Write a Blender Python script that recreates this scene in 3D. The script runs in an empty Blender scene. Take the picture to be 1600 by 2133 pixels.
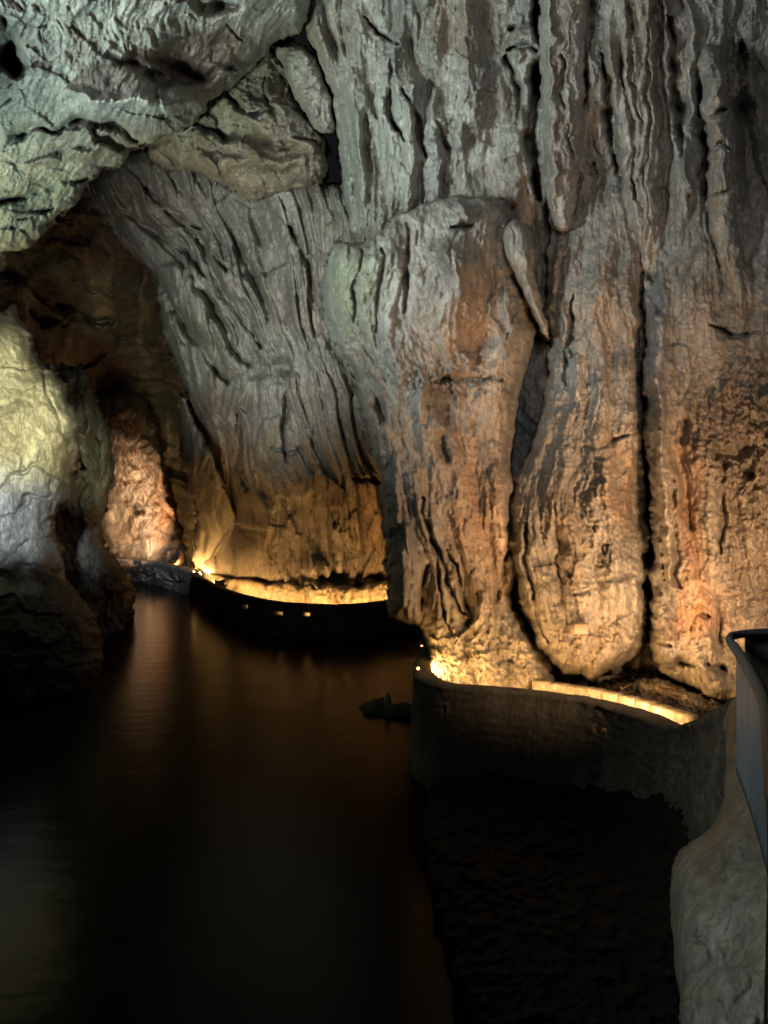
import bpy, math, random
import numpy as np
from mathutils import Vector

random.seed(7)
scene = bpy.context.scene
C = scene.collection

# ------------------------------------------------------------------ camera
WATER = 0.65         # river level, 4.35 m below the visitor's eye
F = 1611.0            # focal length in photo pixels (1600 wide)
CAM = Vector((0.0, 0.0, 5.0))
cd = bpy.data.cameras.new('camera')
cd.sensor_fit = 'HORIZONTAL'; cd.sensor_width = 36.0; cd.lens = 36.0 * F / 1600.0
cd.clip_start = 0.05; cd.clip_end = 400
cam = bpy.data.objects.new('camera', cd); C.objects.link(cam)
cam.location = CAM; cam.rotation_euler = (math.radians(90), 0, 0)
scene.camera = cam

# ------------------------------------------------------------------ world: deep inside a cave, no sky reaches here
w = bpy.data.worlds.new('World'); scene.world = w; w.use_nodes = True
bg = w.node_tree.nodes['Background']
bg.inputs[0].default_value = (0.75, 0.8, 0.78, 1); bg.inputs[1].default_value = 0.007

scene.view_settings.view_transform = 'Standard'
scene.view_settings.look = 'None'
scene.view_settings.exposure = 0.15
scene.view_settings.gamma = 1.0
scene.view_settings.use_curve_mapping = False
scene.render.engine = 'CYCLES'
scene.cycles.use_denoising = True
try:
    scene.cycles.denoiser = 'OPENIMAGEDENOISE'
except Exception:
    pass
scene.cycles.max_bounces = 4
scene.cycles.diffuse_bounces = 1
scene.cycles.sample_clamp_indirect = 4.0


FS = 1.17            # the path drops and the far side of the bend lies this much deeper


def at(px, py, Y):
    """point of the place seen at a photo pixel, Y metres ahead of the visitor"""
    return Vector(((px - 800.0) / F * Y, Y, CAM.z - (py - 1066.0) / F * Y))


def spot(name, loc, target, power, color, angle, blend=0.6, size=0.15):
    ld = bpy.data.lights.new(name, 'SPOT')
    ld.energy = power; ld.color = color; ld.spot_size = math.radians(angle)
    ld.spot_blend = blend; ld.shadow_soft_size = size
    o = bpy.data.objects.new(name, ld); C.objects.link(o)
    o.location = loc
    o.rotation_euler = (Vector(target) - Vector(loc)).to_track_quat('-Z', 'Y').to_euler()
    return o


# the show cave's floodlights and some added fill spots: coloured floods on the left bank, warm ones down on the path
WARM = (1.0, 0.51, 0.155)
AMBER = (1.0, 0.59, 0.305)
spot('flood_and_fill', (-6.0, 3.5, 6.5), at(890, 260, 13.5), 5000, (0.90, 1.0, 0.95), 62, 1.0, 0.7)      # cool flood on the great wall
spot('flood_and_fill', (1.5, 0.0, 9.0), at(1130, 260, 13.0), 1250, (1.0, 0.95, 0.88), 66, 1.0, 1.0)       # added neutral fill above the visitor, softens the wall's black gaps
spot('flood_and_fill', (-7.6, 7.5, 3.6), at(190, 130, 11.5), 3600, (0.68, 1.0, 0.92), 74, 0.9, 0.5)       # teal flood on the ceiling
spot('flood_and_fill', (-11.0, 12.0, 4.0), at(10, 420, 15.0), 2100, (0.97, 1.0, 0.50), 48, 0.9, 0.4)      # yellow green flood on the ceiling lip
spot('flood_and_fill', (-5.6, 9.5, 6.0), at(40, 850, 19.8), 8600, (1.0, 0.95, 0.50), 27, 0.9, 0.3)         # yellow flood on the stalagmite
spot('flood_and_fill', (-5.6, 9.5, 6.4), at(20, 1065, 18.6), 4400, (0.80, 0.91, 1.0), 17, 1.0, 0.2)        # bluish flood on its lower part
spot('flood_and_fill', (-5.6, 8.0, 4.6), at(520, 640, 25.5), 9500, (0.94, 1.0, 0.90), 40, 1.0, 0.5)       # pale flood on the layered wall
spot('flood_and_fill', (-2.4, 1.0, 6.6), at(1560, 1760, 4.6), 360, (0.92, 1.0, 0.95), 48, 0.9, 0.5)       # added pale fill that brings up the near bank and panel
spot('flood_and_fill', (1.5, 1.0, 9.5), at(330, 1180, 44.0), 15000, (0.85, 0.92, 1.0), 7, 1.0, 0.1)        # added narrow white beam, no known lamp, brightens the far ledge
spot('flood_and_fill', (1.2, 1.0, 9.3), at(195, 960, 29.0), 9000, (0.95, 1.0, 0.62), 9, 1.0, 0.1)         # added olive beam to brighten the stalagmite at the bend
spot('flood_and_fill', (4.5, 7.4, 3.9), at(1260, 1080, 12.6), 1600, AMBER, 88, 1.0, 0.2)                 # warm lamps on the path
spot('flood_and_fill', (2.3, 11.75, 1.5), at(1040, 900, 13.0), 700, AMBER, 110, 1.0, 0.1)
spot('flood_and_fill', (3.5, 11.0, 1.6), at(1330, 900, 12.8), 380, AMBER, 110, 1.0, 0.1)
spot('flood_and_fill', (-14.7, 41.5, 2.2), at(285, 1070, 51.0), 8500, AMBER, 46, 0.9, 0.2)               # far chamber
spot('flood_and_fill', (-15.2, 39.2, 3.3), at(220, 620, 41.0), 45, (1.0, 0.82, 0.66), 110, 0.9, 0.4)  # added dim fill for the far recess, no lamp known there
spot('flood_and_fill', (-2.35, 27.3, 1.3), at(760, 1050, 28.0), 90, WARM, 120, 0.8, 0.1)

# ------------------------------------------------------------------ noise tools
def _hash(ix, iy, seed):
    h = (ix.astype(np.uint32) * np.uint32(374761393) + iy.astype(np.uint32) * np.uint32(668265263)
         + np.uint32((seed * 2246822519) & 0xffffffff))
    h = (h ^ (h >> np.uint32(13))) * np.uint32(1274126177)
    h = (h ^ (h >> np.uint32(15))) * np.uint32(2654435761)
    return h ^ (h >> np.uint32(16))

_ga = np.arange(64) * (2 * math.pi / 64)
_GX, _GY = np.cos(_ga).astype(np.float32), np.sin(_ga).astype(np.float32)


def perlin(x, y, seed=0):
    x = np.asarray(x, np.float32); y = np.asarray(y, np.float32)
    fx, fy = np.floor(x), np.floor(y)
    ix, iy = fx.astype(np.int32), fy.astype(np.int32)
    tx, ty = x - fx, y - fy
    def g(i, j):
        h = (_hash(ix + i, iy + j, seed) & np.uint32(63)).astype(np.int32)
        return _GX[h] * (tx - i) + _GY[h] * (ty - j)
    ux = tx * tx * tx * (tx * (tx * 6 - 15) + 10); uy = ty * ty * ty * (ty * (ty * 6 - 15) + 10)
    a = g(0, 0); a += (g(1, 0) - a) * ux
    b = g(0, 1); b += (g(1, 1) - b) * ux
    return (a + (b - a) * uy) * 1.5


def fbm(x, y, seed=0, oct=3, gain=0.5):
    r = 0; a = 1.0
    for k in range(oct):
        r = r + a * perlin(x, y, seed + 17 * k); x = x * 2.03 + 5.1; y = y * 2.03 + 3.7; a *= gain
    return r


def voronoi(x, y, seed=0):
    x = np.asarray(x, np.float32); y = np.asarray(y, np.float32)
    ix, iy = np.floor(x).astype(np.int32), np.floor(y).astype(np.int32)
    f1 = np.full(x.shape, 9.0, np.float32); f2 = f1.copy()
    r = np.zeros_like(f1); cx = np.zeros_like(f1); cy = np.zeros_like(f1); r2 = np.zeros_like(f1); r3 = np.zeros_like(f1)
    for i in (-1, 0, 1):
        for j in (-1, 0, 1):
            h = _hash(ix + i, iy + j, seed)
            jx = (h & np.uint32(1023)).astype(np.float32) / 1023; jy = ((h >> np.uint32(10)) & np.uint32(1023)).astype(np.float32) / 1023
            hr = ((h >> np.uint32(20)) & np.uint32(1023)).astype(np.float32) / 1023
            dx = x - (ix + i + 0.1 + 0.8 * jx); dy = y - (iy + j + 0.1 + 0.8 * jy)
            d = np.sqrt(dx * dx + dy * dy)
            m = d < f1
            f2 = np.where(m, f1, np.minimum(f2, d))
            f1 = np.where(m, d, f1); r = np.where(m, hr, r); cx = np.where(m, dx, cx); cy = np.where(m, dy, cy)
            r2 = np.where(m, jx, r2); r3 = np.where(m, jy, r3)
    return f1, f2, r, cx, cy, r2, r3


def tps(ctrl):
    """thin plate spline through (x, y, value) controls"""
    c = np.array(ctrl, float); P = c[:, :2] / 400.0; n = len(c)
    def U(r2):
        return np.where(r2 > 1e-12, r2 * np.log(np.maximum(r2, 1e-12)), 0.0)
    K = U(((P[:, None] - P[None]) ** 2).sum(-1)) + np.eye(n) * 2e-3
    A = np.zeros((n + 3, n + 3)); A[:n, :n] = K; A[:n, n] = 1; A[:n, n + 1:] = P; A[n, :n] = 1; A[n + 1:, :n] = P.T
    s = np.linalg.solve(A, np.concatenate([c[:, 2], np.zeros(3)]))
    def f(x, y):
        x = np.asarray(x, np.float32) / 400; y = np.asarray(y, np.float32) / 400
        r = (s[n] + s[n + 1] * x + s[n + 2] * y).astype(np.float32)
        for k in range(n):
            r2 = np.maximum((x - np.float32(P[k, 0])) ** 2 + (y - np.float32(P[k, 1])) ** 2, 1e-10)
            r += np.float32(s[k]) * r2 * np.log(r2)
        return r
    return f


def seg_dist(x, y, pts, closed=False):
    best = np.full(x.shape, 1e9, np.float32); par = np.zeros(x.shape, np.float32)
    P = list(pts) + ([pts[0]] if closed else [])
    L = [0.0]
    for a, b in zip(P[:-1], P[1:]):
        L.append(L[-1] + math.hypot(b[0] - a[0], b[1] - a[1]))
    for k, (a, b) in enumerate(zip(P[:-1], P[1:])):
        ex, ey = b[0] - a[0], b[1] - a[1]; ll = ex * ex + ey * ey + 1e-9
        t = np.clip(((x - a[0]) * ex + (y - a[1]) * ey) / ll, 0, 1)
        d = (x - a[0] - t * ex) ** 2 + (y - a[1] - t * ey) ** 2
        m = d < best
        best = np.where(m, d, best); par = np.where(m, (L[k] + t * math.sqrt(ll)) / max(L[-1], 1e-6), par)
    return np.sqrt(best), par


def inside(x, y, P):
    r = np.zeros(x.shape, bool)
    for a, b in zip(P, P[1:] + P[:1]):
        c = (a[1] > y) != (b[1] > y)
        if a[1] != b[1]:
            r ^= c & (x < (b[0] - a[0]) * (y - a[1]) / (b[1] - a[1]) + a[0])
    return r


def smooth_poly(P, it=1):
    for _ in range(it):
        Q = []
        for a, b in zip(P, P[1:] + P[:1]):
            Q.append((a[0] * .75 + b[0] * .25, a[1] * .75 + b[1] * .25)); Q.append((a[0] * .25 + b[0] * .75, a[1] * .25 + b[1] * .75))
        P = Q
    return P

# ------------------------------------------------------------------ object helpers
def tag(o, label=None, cat=None, group=None, kind=None):
    if label: o['label'] = label
    if cat: o['category'] = cat
    if group: o['group'] = group
    if kind: o['kind'] = kind
    return o


def raw_mesh(name, co, quads, mat, col=None, parent=None, smooth=True):
    me = bpy.data.meshes.new(name)
    co = np.asarray(co, np.float32); quads = np.asarray(quads, np.int32)
    me.vertices.add(len(co)); me.vertices.foreach_set('co', co.ravel())
    me.loops.add(quads.size); me.loops.foreach_set('vertex_index', quads.ravel())
    me.polygons.add(len(quads)); me.polygons.foreach_set('loop_start', np.arange(0, quads.size, quads.shape[1], dtype=np.int32))
    me.update(calc_edges=True)
    if smooth:
        me.polygons.foreach_set('use_smooth', np.ones(len(quads), bool))
    if col is not None:
        at_ = me.color_attributes.new('tint', 'FLOAT_COLOR', 'POINT')
        at_.data.foreach_set('color', np.concatenate([col, np.ones((len(col), 1))], 1).astype(np.float32).ravel())
    me.materials.append(mat)
    o = bpy.data.objects.new(name, me); C.objects.link(o)
    if parent: o.parent = parent
    return o


def empty(name, loc=(0, 0, 0)):
    o = bpy.data.objects.new(name, None); C.objects.link(o); o.location = loc
    return o

# ------------------------------------------------------------------ materials
def nodes(name):
    m = bpy.data.materials.new(name); m.use_nodes = True
    nt = m.node_tree; b = nt.nodes['Principled BSDF']
    return m, nt, b


def rock_mat(name, scale=1.0, rough=0.72, bump=0.5, spec=0.35):
    m, nt, b = nodes(name)
    N = nt.nodes.new; L = nt.links.new
    tc = N('ShaderNodeTexCoord')
    at_ = N('ShaderNodeAttribute'); at_.attribute_name = 'tint'
    mp = N('ShaderNodeMapping'); mp.inputs['Scale'].default_value = (1, 1, 0.35); L(tc.outputs['Object'], mp.inputs['Vector'])
    n1 = N('ShaderNodeTexNoise'); n1.inputs['Scale'].default_value = 1.6 * scale; n1.inputs['Detail'].default_value = 5; n1.inputs['Roughness'].default_value = 0.65
    L(mp.outputs[0], n1.inputs['Vector'])
    r1 = N('ShaderNodeMapRange'); r1.inputs['From Min'].default_value = 0.3; r1.inputs['From Max'].default_value = 0.7
    r1.inputs['To Min'].default_value = 0.62; r1.inputs['To Max'].default_value = 1.3
    L(n1.outputs['Fac'], r1.inputs['Value'])
    n2 = N('ShaderNodeTexNoise'); n2.inputs['Scale'].default_value = 14 * scale; n2.inputs['Detail'].default_value = 3
    L(mp.outputs[0], n2.inputs['Vector'])
    r2 = N('ShaderNodeMapRange'); r2.inputs['From Min'].default_value = 0.3; r2.inputs['From Max'].default_value = 0.7
    r2.inputs['To Min'].default_value = 0.66; r2.inputs['To Max'].default_value = 1.26
    L(n2.outputs['Fac'], r2.inputs['Value'])
    mu = N('ShaderNodeMath'); mu.operation = 'MULTIPLY'; L(r1.outputs[0], mu.inputs[0]); L(r2.outputs[0], mu.inputs[1])
    vm = N('ShaderNodeVectorMath'); vm.operation = 'SCALE'; L(at_.outputs['Color'], vm.inputs[0]); L(mu.outputs[0], vm.inputs['Scale'])
    L(vm.outputs[0], b.inputs['Base Color'])
    n3 = N('ShaderNodeTexNoise'); n3.inputs['Scale'].default_value = 16 * scale; n3.inputs['Detail'].default_value = 5; n3.inputs['Roughness'].default_value = 0.72
    L(mp.outputs[0], n3.inputs['Vector'])
    bp = N('ShaderNodeBump'); bp.inputs['Strength'].default_value = bump; bp.inputs['Distance'].default_value = 0.055 / scale
    L(n3.outputs['Fac'], bp.inputs['Height']); L(bp.outputs[0], b.inputs['Normal'])
    rr = N('ShaderNodeMapRange'); rr.inputs['To Min'].default_value = rough - 0.18; rr.inputs['To Max'].default_value = rough + 0.15
    L(n1.outputs['Fac'], rr.inputs['Value']); L(rr.outputs[0], b.inputs['Roughness'])
    b.inputs['Specular IOR Level'].default_value = spec
    return m


M_ROCK = rock_mat('limestone', 1.0, 0.58, 0.85, 0.5)
M_FAR = rock_mat('far_limestone', 0.6)
M_CONC = rock_mat('rendered_concrete', 1.6, 0.85, 0.35, 0.2)

GREY = np.array((0.33, 0.315, 0.285)); PALE = (0.52, 0.50, 0.45); BROWN = (0.275, 0.215, 0.16); ORANGE = (0.46, 0.22, 0.085)
DARK = (0.15, 0.14, 0.125); GREEN = (0.24, 0.28, 0.17); WHITE = (0.68, 0.66, 0.62); BLUE = (0.27, 0.285, 0.31)

# ------------------------------------------------------------------ rock bodies
NTRI = [0]


def rock(name, poly, depth, flow=None, R=60, rd=1.5, skirt=5.0, step=2.4, layers=(), strokes=(), tints=(), base=GREY,
         seed=1, warp=(14, 60), edge=(5, 35), mat=None, label=None, cat=None, kind=None, group=None, parent=None, mottle=0.5, rimy=None, uwarp=None, foot_shade=None, crust=(), fs=1.0):
    rd *= fs; skirt *= fs
    xs = [p[0] for p in poly]; ys = [p[1] for p in poly]
    def axis(a, b, lim):
        g = [a]
        while g[-1] < b:
            g.append(g[-1] + (step if -12 < g[-1] < lim + 8 else step * 3))
        return np.array(g, np.float32)
    E = 26.0
    gx = axis(min(xs) - E, max(xs) + E, 1600); gy = axis(min(ys) - E, max(ys) + E, 2133)
    X, Y_ = np.meshgrid(gx, gy)
    pp = smooth_poly(list(poly), 2)
    d, _ = seg_dist(X, Y_, pp, True)
    ins = inside(X, Y_, pp)
    sd = np.where(ins, d, -d)
    if edge[0]:
        sd = sd + edge[0] * (fbm(X / edge[1], Y_ / edge[1], seed + 91, 3, 0.55))
    # domain warp
    wx = warp[0] * fbm(X / warp[1], Y_ / warp[1], seed + 5, 2, 0.4); wy = warp[0] * fbm(X / warp[1], Y_ / warp[1], seed + 6, 2, 0.4)
    if flow:
        cs = []
        for u, pl in flow:
            for q in pl: cs.append((q[0], q[1], u))
        U = tps(cs)(X, Y_)
    else:
        U = X.copy()
    if uwarp: U = U + uwarp[0] * fbm(U / uwarp[1], Y_ / (uwarp[1] * 2.2), seed + 8, 2)
    u, v = U + wx, Y_ + wy
    D = np.zeros_like(X)
    pm = np.clip(0.62 + 0.75 * fbm(X / 130, Y_ / 190, seed + 700, 3), 0.12, 1.35)
    pm2 = np.clip(0.65 + 0.9 * fbm(X / 60, Y_ / 80, seed + 710, 3), 0.1, 1.5)
    for k, ly in enumerate(layers):
        t, wu, wv, amp = ly[:4]; s = seed + 31 * (k + 1)
        if t in ('bil', 'rid', 'saw') and wu < 60: amp = amp * (pm if wu > 20 else pm2)
        if t == 'bil':
            D += amp * (np.abs(perlin(u / wu, v / wv, s)) * 2.2 - 0.6)
        elif t == 'rid':
            D += amp * ((1 - np.abs(perlin(u / wu, v / wv, s)) * 1.6) ** 2 - 0.45)
        elif t == 'fbm':
            D += amp * fbm(u / wu, v / wv, s, 4, 0.55)
        elif t == 'saw':
            p_ = u / wu + 0.55 * perlin(u / (wu * 2.5), v / wv, s)
            b_ = np.floor(p_); f_ = p_ - b_
            am = 0.35 + 0.65 * ((_hash(b_.astype(np.int32), (v / (wv * 1.3) + 7 * np.sin(b_ * 5.3)).astype(np.int32), s) & np.uint32(255)).astype(np.float32) / 255)
            q = amp * am * (np.minimum(f_, (1 - f_) * 6) - 0.45)
            for _ in range(2):
                q[1:-1] = (q[:-2] + q[2:] + 2 * q[1:-1]) / 4
            D += q
        elif t == 'iso':
            D += amp * fbm(X / wu, Y_ / wv, s, 4, 0.6)
        elif t == 'isob':
            D += amp * (np.abs(fbm((X + wx) / wu, (Y_ + wy) / wv, s, 3, 0.55)) * 1.8 - 0.5)
        elif t in ('vor', 'vori'):
            a_, b_ = (u / wu, v / wv) if t == 'vor' else (X / wu + wx / wu, Y_ / wv + wy / wv)
            if len(ly) > 6:
                th = math.radians(ly[6]); c_, s_ = math.cos(th), math.sin(th)
                xx, yy = X + wx, Y_ + wy
                a_, b_ = (xx * c_ + yy * s_) / wu, (-xx * s_ + yy * c_) / wv
            f1, f2, r, cx, cy, r2, r3 = voronoi(a_, b_, s)
            pl = amp * (r - 0.5) * 2 + ly[4] * (cx * (r2 - 0.5) + cy * (r3 - 0.5)) * 4
            pl -= ly[5] * np.exp(-((f2 - f1) / 0.07) ** 2)
            q = pl.copy(); q[1:-1, 1:-1] = (pl[1:-1, 1:-1] * 4 + pl[:-2, 1:-1] + pl[2:, 1:-1] + pl[1:-1, :-2] + pl[1:-1, 2:]) / 8
            D += q
    for cx_, cy_, rx_, ry_, ca, cw in crust:
        e = np.exp(-(((X - cx_) / rx_) ** 2 + ((Y_ - cy_) / ry_) ** 2) ** 2)
        D += ca * e * (1.6 * np.abs(fbm((X + wx) / cw, (Y_ + wy) / (cw * 1.3), seed + int(cx_), 4, 0.6)) - 0.5)
    sx = X + 0.8 * wx + 5 * fbm(X / 34, Y_ / 34, seed + 77, 3); sy = Y_ + 0.8 * wy + 5 * fbm(X / 34, Y_ / 34, seed + 78, 3)
    for wd, dep, pts in strokes:
        x0 = min(p[0] for p in pts) - 4 * wd - 25; x1 = max(p[0] for p in pts) + 4 * wd + 25
        y0 = min(p[1] for p in pts) - 4 * wd - 25; y1 = max(p[1] for p in pts) + 4 * wd + 25
        i0, i1 = np.searchsorted(gx, (x0, x1)); j0, j1 = np.searchsorted(gy, (y0, y1))
        if i1 - i0 < 2 or j1 - j0 < 2: continue
        dd, tt = seg_dist(sx[j0:j1, i0:i1], sy[j0:j1, i0:i1], pts)
        ww = wd * (0.45 + 0.55 * np.sin(np.clip(tt, 0.02, 0.98) * math.pi)) * 0.75
        br = np.clip(0.8 + 0.8 * fbm(X[j0:j1, i0:i1] / 70, Y_[j0:j1, i0:i1] / 70, seed + int(pts[0][0]), 2), 0.1, 1.4) if dep < 0 else 1.0
        D[j0:j1, i0:i1] += dep * br * np.exp(-(dd / (ww * (0.6 + 0.4 * br))) ** 2)
    Yb = tps(depth)(X, Y_) if len(depth) > 2 else np.full_like(X, depth[0][2])
    Yb = Yb * fs; D = D * fs
    t = np.clip(sd / R, 0, 1)
    rim = rd * (1 - np.sqrt(np.maximum(0, 1 - (1 - t) ** 2)))
    if rimy:
        k_ = np.clip((Y_ - rimy[0]) / (rimy[1] - rimy[0]), 0, 1); rim = rim * (rimy[2] + (1 - rimy[2]) * k_ * k_ * (3 - 2 * k_))
    fade = np.clip(sd / 10.0, 0.25, 1)
    Yv = Yb + rim - D * fade
    # beyond the rim the surface turns straight back into the mountain
    out = sd < 1.3
    gyy, gxx = np.gradient(sd, gy, gx)
    g2 = np.maximum(gxx ** 2 + gyy ** 2, 0.2)
    Xp = np.where(out, X - sd * gxx / g2, X); Yp = np.where(out, Y_ - sd * gyy / g2, Y_)
    Yv = np.where(out, Yb + rd * (1 if not rimy else rimy[2] + (1 - rimy[2]) * np.clip((Y_ - rimy[0]) / (rimy[1] - rimy[0]), 0, 1)) + np.maximum(-sd / E, 0) * skirt, Yv)
    Yv = np.maximum(Yv, 0.5)
    co = np.stack([(Xp - 800.0) / F * Yv, Yv, CAM.z - (Yp - 1066.0) / F * Yv], -1).reshape(-1, 3)
    keep = (sd > -E)
    fq = keep[:-1, :-1] & keep[1:, :-1] & keep[:-1, 1:] & keep[1:, 1:]
    ids = np.arange(X.size).reshape(X.shape)
    q = np.stack([ids[:-1, :-1][fq], ids[1:, :-1][fq], ids[1:, 1:][fq], ids[:-1, 1:][fq]], -1)
    used = np.zeros(X.size, bool); used[q.ravel()] = True
    remap = np.cumsum(used) - 1
    # colour: pale crusts, dark films, brown stains of the stone itself
    col = np.empty(X.shape + (3,), np.float32); col[:] = base
    def mix(c, f):
        f = np.clip(f, 0, 1)[..., None]
        col[:] = col * (1 - f) + np.array(c, np.float32) * f
    if mottle:
        mix(BROWN, mottle * np.clip(fbm(u / 110, v / 260, seed + 300, 4) * 1.3, 0, 1))
        mix(PALE, mottle * np.clip(fbm(u / 40, v / 170, seed + 310, 4) * 1.5 - 0.25, 0, 1))
        mix(DARK, 0.55 * mottle * np.clip(fbm(u / 55, v / 200, seed + 320, 4) * 1.5 - 0.3, 0, 1))
    for tn in tints:
        px, py, rx, ry, c, s = tn[:6]
        if len(tn) > 6:      # web of mineral veins
            e = ((X - px) / rx) ** 2 + ((Y_ - py) / ry) ** 2
            vn = np.maximum(1 - np.abs(perlin((u + 4 * wx) / 15, v / 34, seed + 401)) * 3.4, 1 - np.abs(perlin((u - 3 * wx) / 10, v / 22, seed + 402)) * 3.4)
            mix(c, s * np.clip(vn, 0, 1) * np.clip(1.8 * np.exp(-e), 0, 1)); continue
        e = ((X + wx * 1.5 - px) / rx) ** 2 + ((Y_ + wy * 1.5 - py) / ry) ** 2
        mix(c, s * np.clip(1.6 * np.exp(-e * 1.1) * (0.8 + 0.6 * fbm(u / 25, v / 60, seed + 330, 3)), 0, 1))
    if foot_shade:      # shade over the lower rock, painted into the colour below a ragged level
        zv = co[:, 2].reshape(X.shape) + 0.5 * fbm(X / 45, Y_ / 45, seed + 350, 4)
        mix((0.075, 0.066, 0.056), foot_shade[1] * np.clip((foot_shade[0] - zv) / 0.5 + 0.5, 0, 1))
    o = raw_mesh(name, co[used], remap[q], mat or M_ROCK, col.reshape(-1, 3)[used], parent)
    NTRI[0] += 2 * len(q)
    tag(o, label, cat, group, kind)
    return o


# --- the big wall on the right, behind and above the pillars
rock('cave_wall', [(596, -240), (622, 0), (640, 70), (668, 130), (694, 200), (702, 270), (714, 370), (722, 440), (745, 540), (800, 700), (850, 900),
                   (880, 1300), (900, 1560), (1850, 1560), (1850, -240)],
     [(600, -240, 12.6), (640, 60, 14.6), (700, 300, 15.2), (740, 500, 14.8), (850, 200, 13.9), (1000, 60, 13.4), (1000, 350, 14.0), (1150, 200, 13.9), (1150, 500, 14.2), (1300, 100, 13.0),
      (1300, 450, 13.6), (1500, 60, 13.0), (1500, 400, 12.9), (1590, 200, 13.6), (1800, 100, 12.5), (1800, 700, 11.8), (1100, 850, 14.9), (1340, 900, 14.4), (1500, 900, 13.4), (900, 900, 15.5),
      (900, 1500, 16), (1380, 1400, 15.6), (1260, 1420, 15.2), (1800, 1500, 11.5), (1100, -240, 12.2), (1800, -240, 11.2)],
     flow=[(600, [(600, -200), (640, 100), (700, 300), (720, 450), (760, 800)]), (800, [(770, -200), (790, 100), (800, 300), (800, 500), (830, 900)]),
           (1000, [(970, -200), (985, 150), (990, 400), (1000, 800)]), (1200, [(1190, -200), (1195, 200), (1200, 500), (1200, 900)]),
           (1450, [(1420, -200), (1430, 200), (1460, 500), (1440, 1000)]), (1700, [(1700, -200), (1700, 300), (1700, 900)])],
     R=46, rd=1.3, skirt=7, seed=11, mottle=0.32, warp=(13, 130),
     layers=[('bil', 120, 480, 0.42), ('bil', 52, 300, 0.34), ('vor', 44, 130, 0.09, 0.06, 0.0), ('vor', 24, 80, 0.04, 0.04, 0.0), ('bil', 24, 180, 0.085), ('rid', 12, 130, 0.05), ('iso', 50, 70, 0.06), ('rid', 9, 40, 0.022), ('fbm', 9, 22, 0.036), ('iso', 6, 7, 0.02)],
     strokes=[(18, -1.5, [(1118, -60), (1120, 130), (1110, 200), (1106, 290), (1118, 420)]),
              (12, -1.0, [(1234, -60), (1228, 90), (1214, 220)]), (10, -0.9, [(1258, 110), (1270, 250), (1290, 360)]),
              (8, -0.6, [(1170, 150), (1166, 220)]), (9, -0.6, [(1245, 330), (1240, 385)]), (10, -0.7, [(1312, 60), (1340, 200), (1350, 330)]),
              (12, -0.8, [(1390, 40), (1410, 200), (1415, 330)]), (16, -1.0, [(1458, 180), (1464, 300), (1470, 430)]), (24, -0.9, [(1545, 100), (1560, 300), (1590, 480)]),
              (8, -0.6, [(820, 120), (812, 250), (838, 300)]), (8, -0.5, [(838, 190), (868, 240), (880, 330)]), (7, -0.4, [(905, 240), (925, 310), (920, 400)]),
              (9, -0.45, [(1055, 120), (1075, 190), (1070, 260)]), (7, -0.5, [(760, 30), (790, 70), (830, 90)]),
              (26, 0.5, [(860, 180), (850, 300), (850, 430)]), (22, 0.45, [(905, 190), (900, 300), (915, 410)]), (40, 0.5, [(980, -60), (970, 120), (960, 300)]),
              (30, 0.4, [(760, 200), (745, 320), (760, 420)]), (16, 0.35, [(1080, 40), (1085, 130)]), (20, 0.4, [(1080, 230), (1085, 330), (1070, 420)]),
              (8, -0.6, [(1060, 60), (1100, 45), (1118, 60)]), (8, -0.6, [(1062, 105), (1100, 95), (1115, 105)]),
              (14, 0.35, [(1380, -60), (1385, 100), (1400, 260), (1440, 400)]), (14, 0.35, [(1430, -60), (1440, 120), (1440, 260)]), (22, 0.4, [(1320, 330), (1340, 420), (1345, 520)])],
     tints=[(950, 60, 60, 60, BROWN, 0.8), (660, 60, 90, 60, BROWN, 0.5), (850, 260, 60, 130, PALE, 0.5), (1420, 620, 120, 200, BROWN, 0.3), (760, 330, 60, 120, GREEN, 0.25),
            (1150, 600, 200, 160, BROWN, 0.4), (1090, 850, 50, 150, BLUE, 0.95), (1560, 250, 60, 260, DARK, 0.6)],
     kind='structure')

# --- hanging curtains in front of the right wall
CUR = [('bil', 46, 260, 0.10), ('bil', 18, 140, 0.06), ('rid', 10, 60, 0.025), ('fbm', 9, 30, 0.04), ('iso', 6, 8, 0.02)]
rock('stalactite_curtain', [(1124, -240), (1122, 60), (1126, 200), (1132, 300), (1130, 390), (1150, 470), (1180, 492), (1202, 440), (1204, 380), (1214, 300), (1218, 200), (1220, 60), (1226, -240)],
     [(1124, -240, 11.4), (1222, -240, 11.4), (1170, 100, 12.5), (1170, 300, 12.8), (1170, 480, 13.2)], R=36, rd=0.7, skirt=2.2, seed=23, layers=CUR,
     strokes=[(6, -0.4, [(1172, 120), (1166, 220)]), (14, 0.25, [(1180, 215), (1185, 250)]), (5, -0.3, [(1180, 260), (1192, 330)]), (12, 0.25, [(1148, -100), (1145, 100), (1150, 300), (1150, 460)])],
     label='long grey stalactite curtain left of the dark vertical slot in the upper wall', cat='stalactite')
rock('stalactite_curtain', [(1246, -240), (1250, 60), (1262, 150), (1276, 230), (1288, 330), (1296, 430), (1316, 500), (1340, 570), (1372, 560), (1384, 470), (1376, 380), (1380, 300), (1370, 200), (1366, 60), (1372, -240)],
     [(1252, -240, 11.5), (1366, -240, 11.5), (1300, 100, 12.6), (1330, 300, 12.9), (1345, 560, 13.3)], R=26, rd=0.7, skirt=2.2, seed=29, layers=[('bil', 40, 300, 0.28)] + CUR[1:], warp=(12, 110), edge=(8, 50),
     strokes=[(6, -0.4, [(1306, -100), (1312, 100), (1330, 260)]), (6, -0.4, [(1296, 120), (1312, 260), (1330, 420)]), (5, -0.3, [(1344, 60), (1350, 220), (1350, 380)])],
     label='brownish stalactite curtain right of the dark vertical slot in the upper wall', cat='stalactite')
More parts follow.
